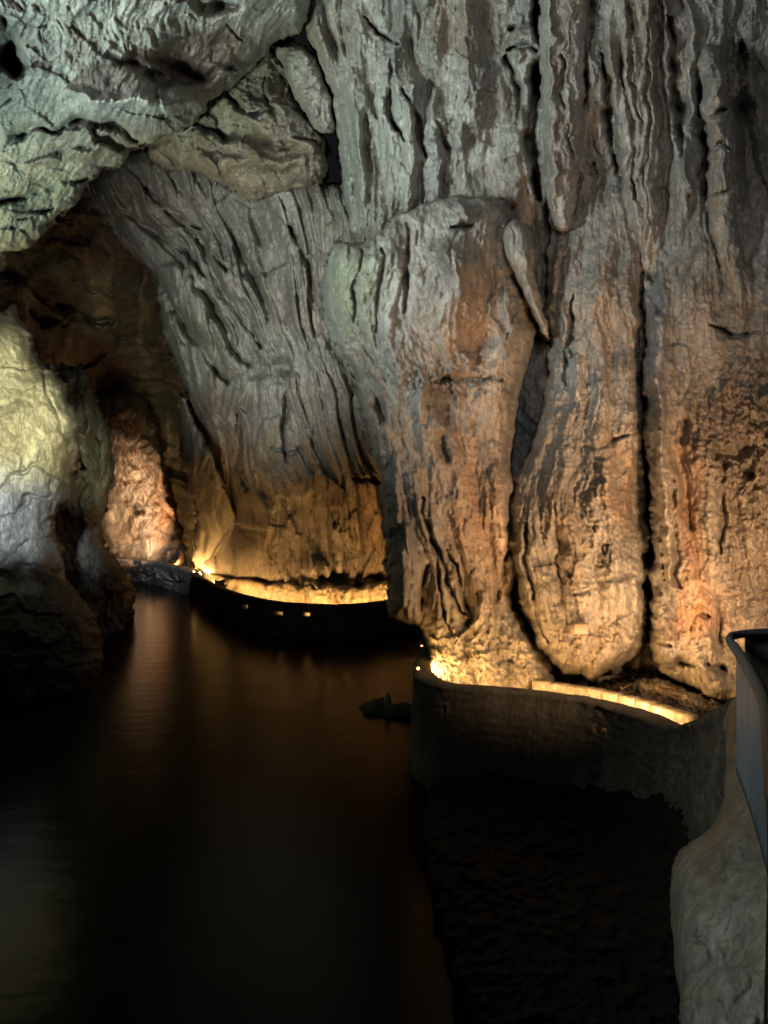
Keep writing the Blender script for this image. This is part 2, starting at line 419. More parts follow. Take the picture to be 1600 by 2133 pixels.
rock('knobbly_stalactite', [(1462, 90), (1484, 96), (1500, 120), (1518, 180), (1522, 215), (1516, 240), (1528, 290), (1522, 330), (1534, 380), (1530, 450), (1548, 520), (1566, 600), (1548, 690), (1528, 640), (1498, 560),
                            (1478, 470), (1472, 400), (1478, 320), (1474, 270), (1462, 240), (1464, 180), (1452, 130)],
     [(1480, 100, 12.4), (1500, 250, 12.0), (1500, 400, 12.0), (1545, 660, 12.2)], R=30, rd=0.55, skirt=2.4, seed=41, layers=CUR,
     strokes=[(8, -0.35, [(1460, 245), (1490, 240), (1522, 220)]), (6, -0.3, [(1475, 310), (1500, 300), (1525, 310)]), (22, 0.22, [(1500, 270), (1504, 280)]), (18, 0.2, [(1496, 160), (1490, 190)]), (6, -0.25, [(1475, 400), (1530, 395)])],
     tints=[(1500, 270, 30, 30, PALE, 0.5), (1530, 600, 40, 100, BROWN, 0.5)],
     label='knobbly stalactite with stacked bulges near the upper right edge', cat='stalactite')

# --- the great flowstone column with its flared head
rock('flowstone_column',
     [(686, 528), (700, 506), (722, 502), (742, 510), (772, 500), (800, 478), (828, 448), (880, 430), (930, 412), (975, 408), (1030, 420), (1056, 458), (1066, 520), (1088, 590), (1112, 660), (1118, 710),
      (1098, 770), (1082, 830), (1074, 890), (1064, 950), (1074, 1000), (1074, 1060), (1080, 1120), (1078, 1180), (1066, 1225), (1068, 1262), (1096, 1310), (1124, 1350), (1156, 1400), (1160, 1470), (900, 1480), (892, 1400),
      (890, 1335), (878, 1308), (852, 1297), (822, 1290), (808, 1268), (810, 1230), (804, 1150), (800, 1080), (793, 1000), (772, 915), (748, 830), (722, 770), (694, 716), (674, 660), (672, 600)],
     [(690, 560, 13.1), (690, 680, 13.2), (760, 560, 12.5), (760, 720, 12.7), (860, 520, 12.1), (980, 480, 12.3), (1050, 560, 12.8), (960, 640, 12.5), (1080, 660, 13.2), (830, 800, 12.7), (950, 850, 13.0), (1050, 850, 13.5),
      (830, 1000, 13.0), (940, 1050, 13.1), (1040, 1050, 13.2), (840, 1250, 12.9), (920, 1240, 13.4), (1020, 1180, 13.3), (900, 1340, 13.5), (1000, 1300, 13.45), (1000, 1420, 13.15), (1120, 1420, 13.3), (900, 1450, 13.4)],
     flow=[(660, [(690, 520), (674, 620), (690, 720), (745, 830), (785, 960), (800, 1100), (806, 1280)]), (740, [(745, 515), (725, 600), (745, 720), (790, 830), (815, 960), (830, 1100), (840, 1290)]),
           (830, [(830, 450), (810, 600), (830, 760), (850, 900), (870, 1050), (900, 1200), (900, 1400)]), (940, [(950, 415), (935, 600), (940, 800), (950, 950), (960, 1100), (970, 1250), (980, 1450)]),
           (1050, [(1045, 440), (1050, 600), (1040, 760), (1030, 900), (1040, 1050), (1045, 1150), (1060, 1300), (1130, 1450)]), (1120, [(1100, 560), (1130, 700), (1100, 900), (1090, 1100)])],
     R=46, rd=1.5, skirt=3.0, seed=51, warp=(12, 120), edge=(6, 40),
     rimy=(440, 640, 0.35), crust=[(1000, 1370, 150, 90, 0.16, 26), (900, 800, 60, 60, 0.08, 24), (960, 790, 110, 50, 0.10, 26), (720, 640, 50, 120, 0.06, 20)], layers=[('bil', 100, 360, 0.22), ('bil', 42, 230, 0.10), ('vor', 44, 110, 0.055, 0.04, 0.0), ('iso', 50, 70, 0.06), ('bil', 19, 120, 0.05), ('rid', 11, 90, 0.032), ('rid', 9, 36, 0.018), ('fbm', 9, 20, 0.03), ('iso', 6, 7, 0.018)],
     strokes=[(7, -0.5, [(880, 1040), (892, 1100), (912, 1150), (930, 1200), (960, 1280)]), (5, -0.4, [(900, 1130), (912, 1200), (930, 1290), (940, 1320)]), (5, -0.4, [(930, 1150), (960, 1200), (970, 1270)]),
              (7, -0.4, [(850, 470), (840, 560), (850, 650)]), (6, -0.3, [(752, 520), (742, 580), (736, 660)]), (6, -0.3, [(790, 520), (785, 600), (790, 690)]),
              (30, 0.4, [(1060, 462), (1085, 500), (1100, 560)]), (9, 0.28, [(1095, 560), (1115, 630), (1138, 700)]), (6, 0.16, [(1035, 610), (1020, 650), (1040, 690), (1048, 720)]), (6, 0.16, [(1080, 650), (1062, 690), (1050, 722), (1055, 790)]),
              (34, -0.3, [(960, 660), (990, 700), (990, 750)]), (40, 0.28, [(900, 520), (960, 560), (960, 610)]), (26, 0.3, [(960, 430), (975, 450)]), (9, -0.3, [(940, 470), (990, 466)]),
              (22, 0.24, [(820, 640), (810, 720), (830, 800)]), (16, 0.22, [(880, 810), (870, 870)]), (20, -0.4, [(920, 800), (918, 900), (930, 960)]), (12, -0.35, [(905, 795), (980, 790), (1040, 795)]),
              (10, -0.4, [(1060, 1150), (1045, 1210), (1030, 1250)]), (18, 0.35, [(850, 1100), (845, 1200), (850, 1280)]), (10, -0.4, [(885, 1180), (878, 1260), (880, 1300)]),
              (12, 0.3, [(1010, 1230), (1000, 1290), (960, 1330)]), (10, -0.25, [(1030, 1385), (1060, 1380)]), (24, -0.5, [(700, 730), (760, 800), (800, 860)])],
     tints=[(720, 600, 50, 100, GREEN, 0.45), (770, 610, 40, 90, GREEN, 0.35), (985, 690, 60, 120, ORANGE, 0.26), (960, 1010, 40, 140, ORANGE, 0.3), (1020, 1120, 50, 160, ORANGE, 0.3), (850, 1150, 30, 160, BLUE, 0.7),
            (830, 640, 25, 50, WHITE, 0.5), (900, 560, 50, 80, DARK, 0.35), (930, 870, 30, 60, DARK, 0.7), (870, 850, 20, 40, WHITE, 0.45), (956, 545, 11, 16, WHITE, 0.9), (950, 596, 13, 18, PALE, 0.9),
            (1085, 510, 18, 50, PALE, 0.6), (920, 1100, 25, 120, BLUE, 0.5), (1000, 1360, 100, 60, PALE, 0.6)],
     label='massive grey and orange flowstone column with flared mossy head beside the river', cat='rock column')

PIL = [('bil', 110, 500, 0.20), ('bil', 42, 260, 0.11), ('vor', 44, 120, 0.05, 0.04, 0.0), ('iso', 46, 60, 0.05), ('bil', 19, 120, 0.05), ('rid', 11, 90, 0.032), ('rid', 9, 36, 0.018), ('fbm', 9, 20, 0.03), ('iso', 6, 7, 0.018)]
rock('flowstone_pillar',
     [(1150, 300), (1250, 290), (1330, 330), (1338, 600), (1332, 760), (1338, 900), (1346, 1050), (1350, 1180), (1344, 1300), (1346, 1345), (1310, 1375), (1276, 1398), (1240, 1418), (1200, 1408), (1160, 1390), (1126, 1345),
      (1100, 1290), (1076, 1230), (1066, 1160), (1058, 1090), (1060, 1020), (1082, 968), (1112, 930), (1130, 870), (1140, 800), (1146, 730), (1138, 640), (1146, 480)],
     [(1150, 300, 14.9), (1250, 300, 14.7), (1330, 300, 14.6), (1165, 440, 14.0), (1250, 440, 13.6), (1320, 480, 13.5), (1240, 620, 13.0), (1150, 700, 13.6), (1330, 700, 13.3), (1240, 850, 12.8), (1130, 950, 13.4), (1240, 1050, 12.5), (1090, 1080, 13.1), (1330, 1050, 13.0), (1240, 1250, 12.6),
      (1120, 1250, 13.0), (1240, 1400, 13.0), (1330, 1320, 13.1)],
     flow=[(1060, [(1170, 440), (1140, 640), (1146, 760), (1120, 900), (1070, 1020), (1080, 1200), (1140, 1350)]), (1200, [(1230, 440), (1225, 700), (1210, 900), (1195, 1100), (1200, 1400)]), (1340, [(1310, 460), (1330, 700), (1338, 950), (1345, 1300)])],
     R=38, rd=0.9, skirt=1.8, seed=61, layers=PIL, edge=(9, 46), mottle=0.32, rimy=(420, 760, 0.0), warp=(12, 110), crust=[(1260, 1080, 70, 140, 0.06, 20), (1230, 1340, 120, 60, 0.09, 22), (1200, 880, 60, 70, 0.08, 24)],
     strokes=[(6, -0.35, [(1190, 620), (1184, 720), (1176, 800)]), (12, 0.22, [(1205, 740), (1198, 820), (1205, 860)]), (8, -0.25, [(1200, 1240), (1260, 1220), (1320, 1200)]), (6, -0.2, [(1220, 930), (1280, 915), (1330, 905)]),
              (10, 0.25, [(1170, 640), (1172, 700), (1190, 740)]), (8, -0.3, [(1098, 1090), (1094, 1160), (1110, 1250), (1140, 1330)]), (12, 0.25, [(1086, 1100), (1084, 1170), (1100, 1240)]), (30, -0.2, [(1170, 1100), (1165, 1250)]),
              (40, 0.25, [(1260, 960), (1280, 1100), (1270, 1250)]), (5, -0.15, [(1163, 1050), (1166, 1200)])],
     tints=[(1200, 790, 25, 60, WHITE, 0.7), (1250, 1060, 60, 160, PALE, 0.5), (1150, 1260, 40, 100, DARK, 0.3), (1280, 650, 50, 160, BROWN, 0.6), (1190, 1130, 25, 140, BROWN, 0.6), (1260, 1310, 80, 60, BROWN, 0.4), (1290, 1000, 40, 100, ORANGE, 0.35)],
     label='broad orange lit flowstone pillar in the middle, dark slot on its right', cat='rock column')
rock('flowstone_pillar',
     [(1340, 300), (1420, 290), (1500, 290), (1600, 280), (1850, 260), (1850, 1500), (1560, 1490), (1500, 1462), (1440, 1436), (1390, 1404), (1364, 1370), (1352, 1320), (1358, 1180), (1352, 1050), (1342, 900), (1338, 800), (1342, 640)],
     [(1350, 300, 14.6), (1450, 300, 14.2), (1600, 290, 14.0), (1830, 300, 12.6), (1360, 460, 13.5), (1450, 460, 13.1), (1600, 450, 12.7), (1830, 450, 10.8), (1380, 700, 12.8), (1500, 700, 12.6), (1600, 750, 12.2), (1380, 950, 12.5), (1430, 950, 12.2), (1520, 1000, 12.0), (1600, 1000, 11.6), (1830, 1000, 10.2),
      (1380, 1200, 12.3), (1450, 1200, 11.8), (1560, 1250, 11.4), (1830, 1450, 9.9), (1400, 1400, 12.2), (1520, 1440, 11.4)],
     flow=[(1340, [(1350, 450), (1342, 800), (1352, 1100), (1362, 1370)]), (1450, [(1430, 440), (1420, 700), (1440, 950), (1440, 1200), (1440, 1430)]), (1550, [(1510, 440), (1530, 700), (1540, 1000), (1540, 1450)]), (1700, [(1680, 440), (1690, 900), (1690, 1450)])],
     R=42, rd=1.1, skirt=1.8, seed=71, layers=PIL, edge=(9, 46), mottle=0.32, rimy=(440, 760, 0.0), warp=(12, 110), crust=[(1560, 900, 110, 160, 0.14, 30), (1570, 1180, 80, 160, 0.10, 26), (1450, 1380, 110, 60, 0.06, 22)],
     strokes=[(22, 0.3, [(1375, 560), (1370, 760), (1372, 900)]), (14, 0.3, [(1375, 900), (1385, 1020), (1392, 1150), (1400, 1220)]), (12, -0.3, [(1400, 1000), (1402, 1130), (1415, 1220)]), (26, -0.3, [(1430, 880), (1425, 1000), (1440, 1100)]),
              (7, -0.3, [(1508, 960), (1515, 1060), (1498, 1150)]), (9, -0.4, [(1395, 1385), (1420, 1376), (1452, 1390)]), (14, -0.5, [(1480, 1388), (1496, 1392), (1506, 1390)]), (5, -0.25, [(1448, 1286), (1482, 1286)]),
              (20, -0.5, [(1360, 530), (1362, 600), (1370, 640)]), (24, -0.45, [(1500, 940), (1540, 950), (1560, 990)]), (30, 0.3, [(1550, 560), (1540, 640)]), (6, -0.2, [(1360, 1330), (1400, 1345)]),
              (7, -0.3, [(1480, 680), (1530, 700), (1590, 690)])],
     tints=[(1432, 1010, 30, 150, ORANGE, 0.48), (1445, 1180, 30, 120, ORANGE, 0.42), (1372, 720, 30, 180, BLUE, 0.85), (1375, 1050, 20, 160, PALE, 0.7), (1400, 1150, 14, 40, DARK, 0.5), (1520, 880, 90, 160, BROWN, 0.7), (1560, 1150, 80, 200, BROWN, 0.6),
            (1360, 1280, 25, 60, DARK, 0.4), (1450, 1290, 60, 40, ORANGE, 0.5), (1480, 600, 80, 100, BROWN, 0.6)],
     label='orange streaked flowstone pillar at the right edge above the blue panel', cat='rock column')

rock('flowstone_drip', [(1043, 492), (1052, 466), (1075, 455), (1098, 470), (1108, 500), (1113, 540), (1112, 580), (1126, 630), (1146, 700), (1140, 708), (1116, 664), (1092, 608), (1070, 566), (1050, 525)],
     [(1050, 480, 12.5), (1090, 480, 12.45), (1080, 530, 12.3), (1100, 590, 12.5), (1140, 700, 13.0)], R=26, rd=0.5, skirt=1.2, seed=57, edge=(3, 24),
     layers=[('bil', 16, 110, 0.09), ('fbm', 9, 40, 0.03), ('iso', 6, 8, 0.012)], tints=[(1085, 510, 12, 50, PALE, 0.7), (1068, 500, 8, 20, PALE, 0.6)],
     label='pear shaped flowstone drip tapering down right of the big column head', cat='rock')

# --- ceiling hanging in from the upper left
rock('cave_ceiling',
     [(-330, -240), (640, -240), (650, 0), (632, 56), (600, 80), (572, 88), (560, 110), (540, 132), (520, 150), (500, 165), (470, 182), (452, 205), (424, 222), (404, 250), (372, 270), (340, 288), (300, 305), (268, 312), (252, 340), (205, 358),
      (186, 380), (172, 402), (112, 456), (100, 480), (44, 520), (10, 530), (6, 556), (-20, 590), (-330, 800)],
     [(-300, -200, 8.0), (0, -100, 9.0), (0, 100, 10.5), (0, 300, 13.0), (0, 520, 15.5), (-300, 700, 17), (-300, 300, 12), (200, -100, 9.5), (200, 100, 11.2), (200, 230, 12.2), (180, 360, 14.8), (350, 0, 11.0), (380, 150, 13.2), (330, 230, 12.6),
      (440, 190, 14.0), (500, 0, 12.0), (540, 100, 14.0), (620, 0, 13.0), (600, -220, 10.5), (200, -220, 8.8), (110, 440, 15.2), (300, 290, 14.2)],
     flow=[(-100, [(-200, -200), (-150, 100), (-250, 500)]), (100, [(120, -200), (110, 0), (100, 150), (20, 380), (-60, 560)]), (300, [(330, -200), (310, 0), (290, 150), (240, 280), (120, 430)]), (500, [(540, -200), (520, 0), (470, 120), (400, 240)]),
           (600, [(640, -200), (620, 0), (590, 80)])],
     R=40, rd=1.0, skirt=6, seed=81, warp=(22, 90), edge=(7, 40),
     layers=[('vori', 150, 90, 0.10, 0.12, 0.0, 28), ('fbm', 90, 150, 0.12), ('vori', 60, 34, 0.03, 0.04, 0.0, 25), ('bil', 26, 100, 0.04), ('bil', 12, 46, 0.035), ('rid', 8, 30, 0.016), ('fbm', 10, 24, 0.03), ('iso', 6, 8, 0.014)],
     strokes=[(26, -0.9, [(240, 122), (300, 132), (360, 150), (420, 160), (470, 150)]), (18, -0.6, [(300, 155), (360, 170), (400, 172)]), (30, 0.5, [(140, 190), (260, 215), (360, 210), (420, 205)]), (14, -0.7, [(90, 268), (150, 250), (240, 268), (300, 290)]),
              (12, -0.5, [(190, 270), (240, 300), (260, 310)]), (20, 0.35, [(60, 330), (140, 320), (220, 300)]), (12, -0.5, [(0, 300), (60, 270), (100, 262)]), (14, -0.5, [(0, 420), (80, 400), (150, 385), (185, 375)]), (8, -0.35, [(40, 455), (90, 440), (120, 425)]),
              (26, -1.2, [(0, 40), (20, 90), (30, 150)]), (22, -0.8, [(380, 0), (440, 14), (500, 5)]), (6, -0.3, [(470, 45), (500, 75)])],
     tints=[(350, 140, 110, 35, BROWN, 0.9), (240, 290, 90, 26, BROWN, 0.7), (520, 90, 120, 70, BROWN, 0.6), (200, 200, 120, 60, PALE, 0.4), (60, 420, 100, 60, GREEN, 0.25), (5, 120, 30, 70, DARK, 0.8)],
     kind='structure')

# --- brown recess and slabs between ceiling and walls
rock('cave_ceiling',
     [(300, 330), (330, 270), (380, 220), (470, 150), (540, 96), (572, 92), (596, 150), (630, 220), (660, 270), (680, 300), (686, 362), (660, 384), (600, 396), (560, 404), (530, 420), (506, 410), (470, 390), (440, 372), (400, 352), (350, 350)],
     [(200, 380, 20.5), (300, 320, 20.0), (400, 240, 19.0), (500, 160, 17.5), (560, 100, 17.0), (600, 200, 17.5), (660, 300, 17.6), (660, 370, 18.0), (560, 390, 19.0), (480, 380, 19.5), (560, 280, 17.8), (440, 330, 19.0), (200, 450, 22)],
     R=34, rd=1.2, skirt=7, seed=95, warp=(18, 70), edge=(6, 34), base=np.array((0.25, 0.205, 0.165)),
     layers=[('vori', 120, 62, 0.30, 0.22, 0.0, 38), ('vori', 56, 28, 0.08, 0.08, 0.0, 40), ('iso', 60, 44, 0.12), ('iso', 16, 14, 0.06), ('iso', 6, 7, 0.025)],
     strokes=[(12, -0.7, [(400, 262), (450, 275), (520, 300), (600, 310)]), (10, -0.6, [(470, 200), (500, 225), (560, 240)]), (10, -0.6, [(330, 310), (380, 350), (440, 375), (480, 400)]), (24, 0.5, [(420, 330), (520, 340), (620, 340)]), (20, 0.4, [(560, 180), (590, 250), (640, 320)]),
              (8, -0.5, [(545, 160), (565, 220), (600, 270), (650, 300)])],
     tints=[(560, 330, 120, 50, BROWN, 0.5)], kind='structure')
rock('hanging_slab', [(566, 92), (600, 84), (640, 96), (664, 130), (686, 180), (698, 240), (696, 276), (676, 280), (652, 262), (630, 225), (604, 180), (586, 130)],
     [(580, 100, 16.6), (640, 110, 16.0), (690, 250, 16.0), (640, 220, 16.2)], R=30, rd=0.8, skirt=3, seed=99, base=np.array((0.30, 0.27, 0.24)),
     layers=[('isob', 50, 60, 0.12), ('vori', 50, 30, 0.07, 0.05, 0, 50), ('iso', 14, 14, 0.05), ('iso', 6, 7, 0.02)], label='smooth grey slab wedged in the roof crack at top centre', cat='rock')

# --- middle wall of tilted strata, set further back
rock('cave_wall',
     [(150, 380), (200, 350), (300, 300), (560, 330), (660, 372), (760, 400), (960, 460), (960, 1290), (820, 1290), (640, 1290), (470, 1270), (440, 1235), (408, 1190), (412, 1120), (440, 1040), (440, 980), (410, 900), (400, 850), (386, 800), (350, 720), (332, 640), (326, 575), (300, 545), (262, 512), (230, 478), (200, 440)],
     [(180, 380, 25), (250, 480, 24.5), (340, 600, 23.5), (400, 420, 22.5), (390, 800, 24.5), (480, 700, 22.6), (560, 450, 21.0), (560, 650, 21.5), (600, 900, 22.3), (680, 400, 18.5), (700, 650, 19.5), (690, 900, 21.5), (800, 800, 20.5), (940, 500, 17.5), (940, 1000, 21), (480, 950, 25.8), (500, 1060, 27.8), (450, 1150, 34.5),
      (500, 1150, 28.3), (560, 1150, 25.7), (640, 1150, 24.3), (700, 1150, 23.9), (820, 1150, 24.6), (450, 1270, 34.5), (560, 1270, 26.0), (700, 1270, 24.2), (820, 1270, 25.2)],
     flow=[(200, [(215, 400), (300, 530), (335, 600), (350, 720), (390, 800), (400, 900), (425, 1000), (415, 1150)]), (300, [(320, 370), (390, 480), (430, 620), (485, 740), (490, 850), (510, 1000), (540, 1200)]),
           (400, [(430, 370), (500, 520), (545, 640), (580, 760), (590, 900), (640, 1050), (650, 1240)]), (500, [(540, 380), (600, 560), (630, 700), (655, 850), (700, 1050), (720, 1240)]), (600, [(650, 380), (680, 600), (720, 800), (770, 1000), (790, 1240)]),
           (700, [(740, 400), (780, 700), (850, 1000), (880, 1240)])],
     R=34, rd=1.6, skirt=8, fs=FS, seed=103, warp=(12, 120), edge=(6, 30),
     uwarp=(26, 190), layers=[('saw', 46, 230, 0.85), ('vor', 64, 150, 0.16, 0.08, 0.0), ('vor', 26, 100, 0.14, 0.08, 0.0), ('bil', 80, 420, 0.16), ('saw', 18, 150, 0.30), ('rid', 8, 60, 0.05), ('fbm', 10, 26, 0.06), ('iso', 6, 7, 0.03)],
     strokes=[(14, -1.1, [(340, 600), (400, 700), (450, 760), (470, 790)]), (12, -0.9, [(390, 570), (440, 650), (480, 720), (520, 760)]), (12, -0.9, [(410, 500), (440, 560), (480, 640), (540, 720)]), (12, -0.8, [(480, 480), (530, 580), (560, 660)]),
              (10, -0.9, [(350, 440), (420, 500), (470, 560)]), (12, -1.0, [(250, 440), (310, 480), (380, 530), (420, 570)]), (10, -0.8, [(300, 390), (380, 450), (420, 480)]), (8, -0.7, [(600, 470), (640, 560), (660, 640)]),
              (40, 0.7, [(360, 560), (420, 660), (470, 720)]), (30, 0.6, [(440, 510), (500, 620)]), (10, -0.7, [(500, 860), (490, 960), (510, 1020)]), (8, -0.6, [(600, 800), (590, 900), (600, 960)]), (40, -0.8, [(470, 800), (520, 790), (600, 770)]),
              (20, -0.5, [(640, 1196), (700, 1204), (760, 1206), (830, 1196)]), (12, -0.8, [(700, 600), (690, 720), (720, 760)]), (9, -0.5, [(735, 1000), (760, 1000), (790, 1000)]), (8, -0.6, [(570, 935), (600, 945), (625, 935)])],
     tints=[(400, 700, 80, 120, GREEN, 0.3), (700, 980, 100, 160, BROWN, 0.5), (780, 1080, 40, 110, ORANGE, 0.35), (300, 420, 120, 70, BROWN, 0.6), (560, 1190, 100, 60, BROWN, 0.4), (620, 900, 60, 60, PALE, 0.3)],
     kind='structure')
rock('rock_rib', [(372, 832), (384, 822), (396, 850), (410, 890), (440, 950), (470, 1020), (492, 1090), (500, 1150), (470, 1180), (430, 1190), (402, 1180), (408, 1120), (412, 1060), (396, 1010), (382, 960), (376, 900)],
     [(380, 840, 25.5), (400, 950, 25.4), (440, 1020, 27.0), (470, 1120, 31.5), (410, 1150, 36.5)], R=26, rd=1.0, skirt=4, fs=FS, seed=109, base=np.array((0.30, 0.29, 0.23)),
     layers=[('bil', 34, 300, 0.4), ('bil', 16, 130, 0.2), ('vor', 22, 90, .1, .06, 0), ('fbm', 10, 40, 0.08), ('iso', 6, 7, 0.03)], label='dim olive rock rib leaning at the left foot of the layered wall', cat='rock')
rock('wall_footing', [(394, 1184), (430, 1196), (470, 1204), (520, 1206), (560, 1214), (600, 1210), (640, 1218), (690, 1216), (740, 1222), (790, 1212), (830, 1204), (950, 1200), (950, 1300), (800, 1310), (640, 1310), (480, 1290), (420, 1240)],
     [(400, 1200, 38.0), (440, 1225, 33.0), (470, 1240, 30.2), (500, 1250, 28.0), (530, 1260, 26.3), (560, 1270, 25.2), (600, 1270, 24.3), (640, 1270, 23.7), (700, 1270, 23.3), (760, 1270, 23.7), (820, 1265, 24.4), (940, 1265, 22.8),
      (400, 1185, 38.4), (440, 1190, 33.4), (500, 1200, 28.2), (560, 1205, 25.5), (600, 1205, 24.6), (640, 1210, 24.0), (720, 1218, 23.6), (820, 1205, 24.7)],
     R=12, rd=0.4, skirt=3.2, fs=FS, seed=113, base=np.array((0.40, 0.34, 0.24)), edge=(5, 22),
     layers=[('bil', 34, 110, 0.16), ('bil', 15, 50, 0.10), ('isob', 18, 18, 0.06), ('iso', 6, 7, 0.04)], mottle=0.4, kind='structure')

# --- far chamber
rock('far_cave_wall', [(-330, 300), (460, 300), (520, 700), (520, 1260), (-330, 1280)],
     [(-300, 320, 34), (-300, 1200, 42), (100, 420, 31), (300, 430, 31), (180, 640, 38), (320, 700, 44), (100, 760, 41), (260, 820, 48), (340, 950, 51), (100, 1200, 50), (500, 700, 46), (500, 1250, 50)],
     R=30, rd=1, skirt=4, step=3.2, fs=FS, seed=121, mat=M_FAR, base=np.array((0.13, 0.127, 0.12)), warp=(18, 80),
     layers=[('vori', 170, 70, 0.4, 0.4, 0.0, 20), ('iso', 90, 50, 0.3), ('vori', 60, 26, 0.09, 0.1, 0.0, 18), ('iso', 14, 12, 0.06)],
     strokes=[(14, -1.8, [(60, 650), (90, 665), (120, 668)]), (10, -1.6, [(130, 630), (180, 655), (230, 665)]), (8, -1.2, [(150, 575), (200, 600), (250, 625)]), (10, -1.4, [(170, 760), (210, 745), (250, 725)]), (8, -1.2, [(235, 690), (268, 698)]), (40, 1.2, [(130, 690), (200, 700), (230, 710)])],
     tints=[(260, 800, 120, 60, BROWN, 0.7)], kind='structure')
rock('veined_rock', [(198, 846), (224, 824), (262, 818), (304, 826), (322, 880), (338, 940), (350, 1000), (362, 1050), (376, 1110), (388, 1185), (330, 1192), (230, 1190), (190, 1160), (200, 1100), (222, 1040), (232, 960), (226, 905)],
     [(230, 830, 45), (300, 840, 45), (260, 950, 44.4), (330, 1000, 44), (230, 1080, 45.5), (370, 1150, 40.5), (280, 1160, 43.8), (200, 1150, 47), (290, 1060, 44.2)], R=26, rd=1.6, skirt=4, step=2.2, fs=FS, seed=127, mat=M_FAR, base=np.array((0.25, 0.165, 0.105)),
     layers=[('isob', 60, 90, 0.5), ('rid', 13, 34, 0.13), ('rid', 8, 18, 0.08), ('iso', 6, 7, 0.03)],
     strokes=[(13, -2.4, [(284, 1048), (294, 1058), (300, 1062)]), (12, -2.2, [(222, 886), (230, 892)]), (20, 0.8, [(240, 870), (260, 860)])],
     tints=[(265, 960, 46, 90, WHITE, 1.0, 'v'), (320, 1090, 40, 80, WHITE, 1.0, 'v'), (240, 870, 30, 40, WHITE, 0.6, 'v'), (300, 890, 30, 60, BROWN, 0.8), (345, 1080, 22, 80, ORANGE, 0.6), (230, 1070, 30, 40, PALE, 0.7), (280, 1140, 90, 24, PALE, 0.7)],
     label='far rock cone laced with white calcite veins behind the pale ledge', cat='rock')

# --- stalagmites on the left bank
STG = [('fbm', 110, 130, 0.12), ('vori', 90, 64, 0.05, 0.07, 0.0, 10), ('isob', 60, 46, 0.03), ('bil', 24, 60, 0.025), ('iso', 12, 12, 0.022), ('iso', 6, 7, 0.012)]
rock('stalagmite', [(-330, 620), (-100, 560), (-40, 650), (0, 646), (24, 638), (44, 664), (62, 700), (74, 740), (92, 764), (112, 772), (130, 800), (146, 852), (164, 894), (162, 950), (156, 1000), (150, 1052), (112, 1062), (108, 1110), (128, 1150), (134, 1210), (180, 1260), (208, 1300), (212, 1390), (200, 1500), (-330, 1560)],
     [(-300, 700, 17), (0, 680, 19.8), (60, 760, 19.8), (20, 900, 18.6), (130, 900, 19.6), (60, 1020, 18.8), (140, 1020, 20.0), (20, 1120, 18.4), (110, 1160, 19.4), (40, 1300, 17.8), (180, 1350, 19.2), (-300, 1400, 15.5), (0, 1480, 17.9), (200, 1480, 19.4)],
     R=44, rd=1.6, skirt=4, seed=131, base=np.array((0.38, 0.37, 0.33)), layers=STG, edge=(7, 34), mottle=0.35, foot_shade=(3.3, 0.95),
     strokes=[(6, -0.5, [(0, 1070), (30, 1075), (60, 1035), (105, 1025)]), (5, -0.35, [(20, 990), (60, 975), (90, 965)]), (5, -0.3, [(0, 760), (40, 762), (80, 765)]), (4, -0.25, [(10, 815), (50, 808), (60, 812)]), (4, -0.25, [(30, 830), (60, 832)]), (6, -0.4, [(96, 770), (110, 840), (125, 900)]),
              (5, -0.35, [(20, 1170), (40, 1150), (60, 1120)]), (24, -0.4, [(0, 1195), (60, 1200), (130, 1195)]), (8, -0.3, [(110, 1000), (108, 1060)])],
     label='pointed pale stalagmite lit yellow above and bluish below at the left edge', cat='stalagmite')
rock('stalagmite', [(120, 760), (150, 770), (174, 764), (186, 800), (206, 846), (222, 890), (232, 940), (234, 990), (222, 1040), (212, 1080), (206, 1118), (226, 1150), (246, 1176), (268, 1200), (278, 1240), (276, 1285), (262, 1296), (260, 1340), (274, 1350), (274, 1420), (262, 1470), (100, 1480), (80, 1000)],
     [(150, 780, 24.8), (200, 900, 24.6), (220, 980, 24.6), (180, 1080, 23.6), (200, 1160, 23.6), (260, 1240, 24.2), (200, 1300, 23.4), (260, 1400, 24.2), (100, 1100, 23.6), (120, 1460, 23)],
     R=32, rd=1.3, skirt=3, fs=FS, seed=137, base=np.array((0.28, 0.265, 0.22)), layers=[('bil', 40, 220, 0.22), ('bil', 22, 110, 0.12), ('isob', 40, 60, 0.12), ('iso', 12, 14, 0.05), ('iso', 6, 7, 0.02)], edge=(5, 30), foot_shade=(3.1, 0.95),
     strokes=[(8, -0.5, [(196, 840), (204, 920), (200, 1000)]), (16, 0.35, [(180, 880), (180, 980), (172, 1080)]), (10, -0.5, [(150, 1160), (176, 1200), (190, 1240)])],
     label='taller dim stalagmite directly behind the yellow lit one at the river bend', cat='stalagmite')

# ------------------------------------------------------------------ rock and wall at the near right bank
rock('river_bank', [(1396, 1830), (1404, 1790), (1430, 1760), (1470, 1738), (1500, 1696), (1512, 1640), (1512, 1560), (1506, 1490), (1540, 1440), (1640, 1400), (1850, 1400), (1850, 2400), (1440, 2400), (1416, 2100), (1400, 1920)],
     [(1400, 1850, 4.9), (1460, 1780, 4.9), (1510, 1700, 5.2), (1520, 1520, 6.2), (1600, 1500, 5.4), (1500, 1950, 4.3), (1430, 2100, 4.2), (1570, 2000, 3.9), (1560, 1750, 4.7), (1840, 1450, 5.2), (1840, 2350, 3.2), (1440, 2350, 3.8)],
     R=40, rd=0.5, skirt=2.5, step=2.8, seed=141, base=np.array((0.33, 0.33, 0.27)), edge=(4, 50), mottle=0.5,
     layers=[('fbm', 170, 230, 0.12), ('iso', 50, 60, 0.012), ('iso', 14, 16, 0.005)],
     kind='structure')

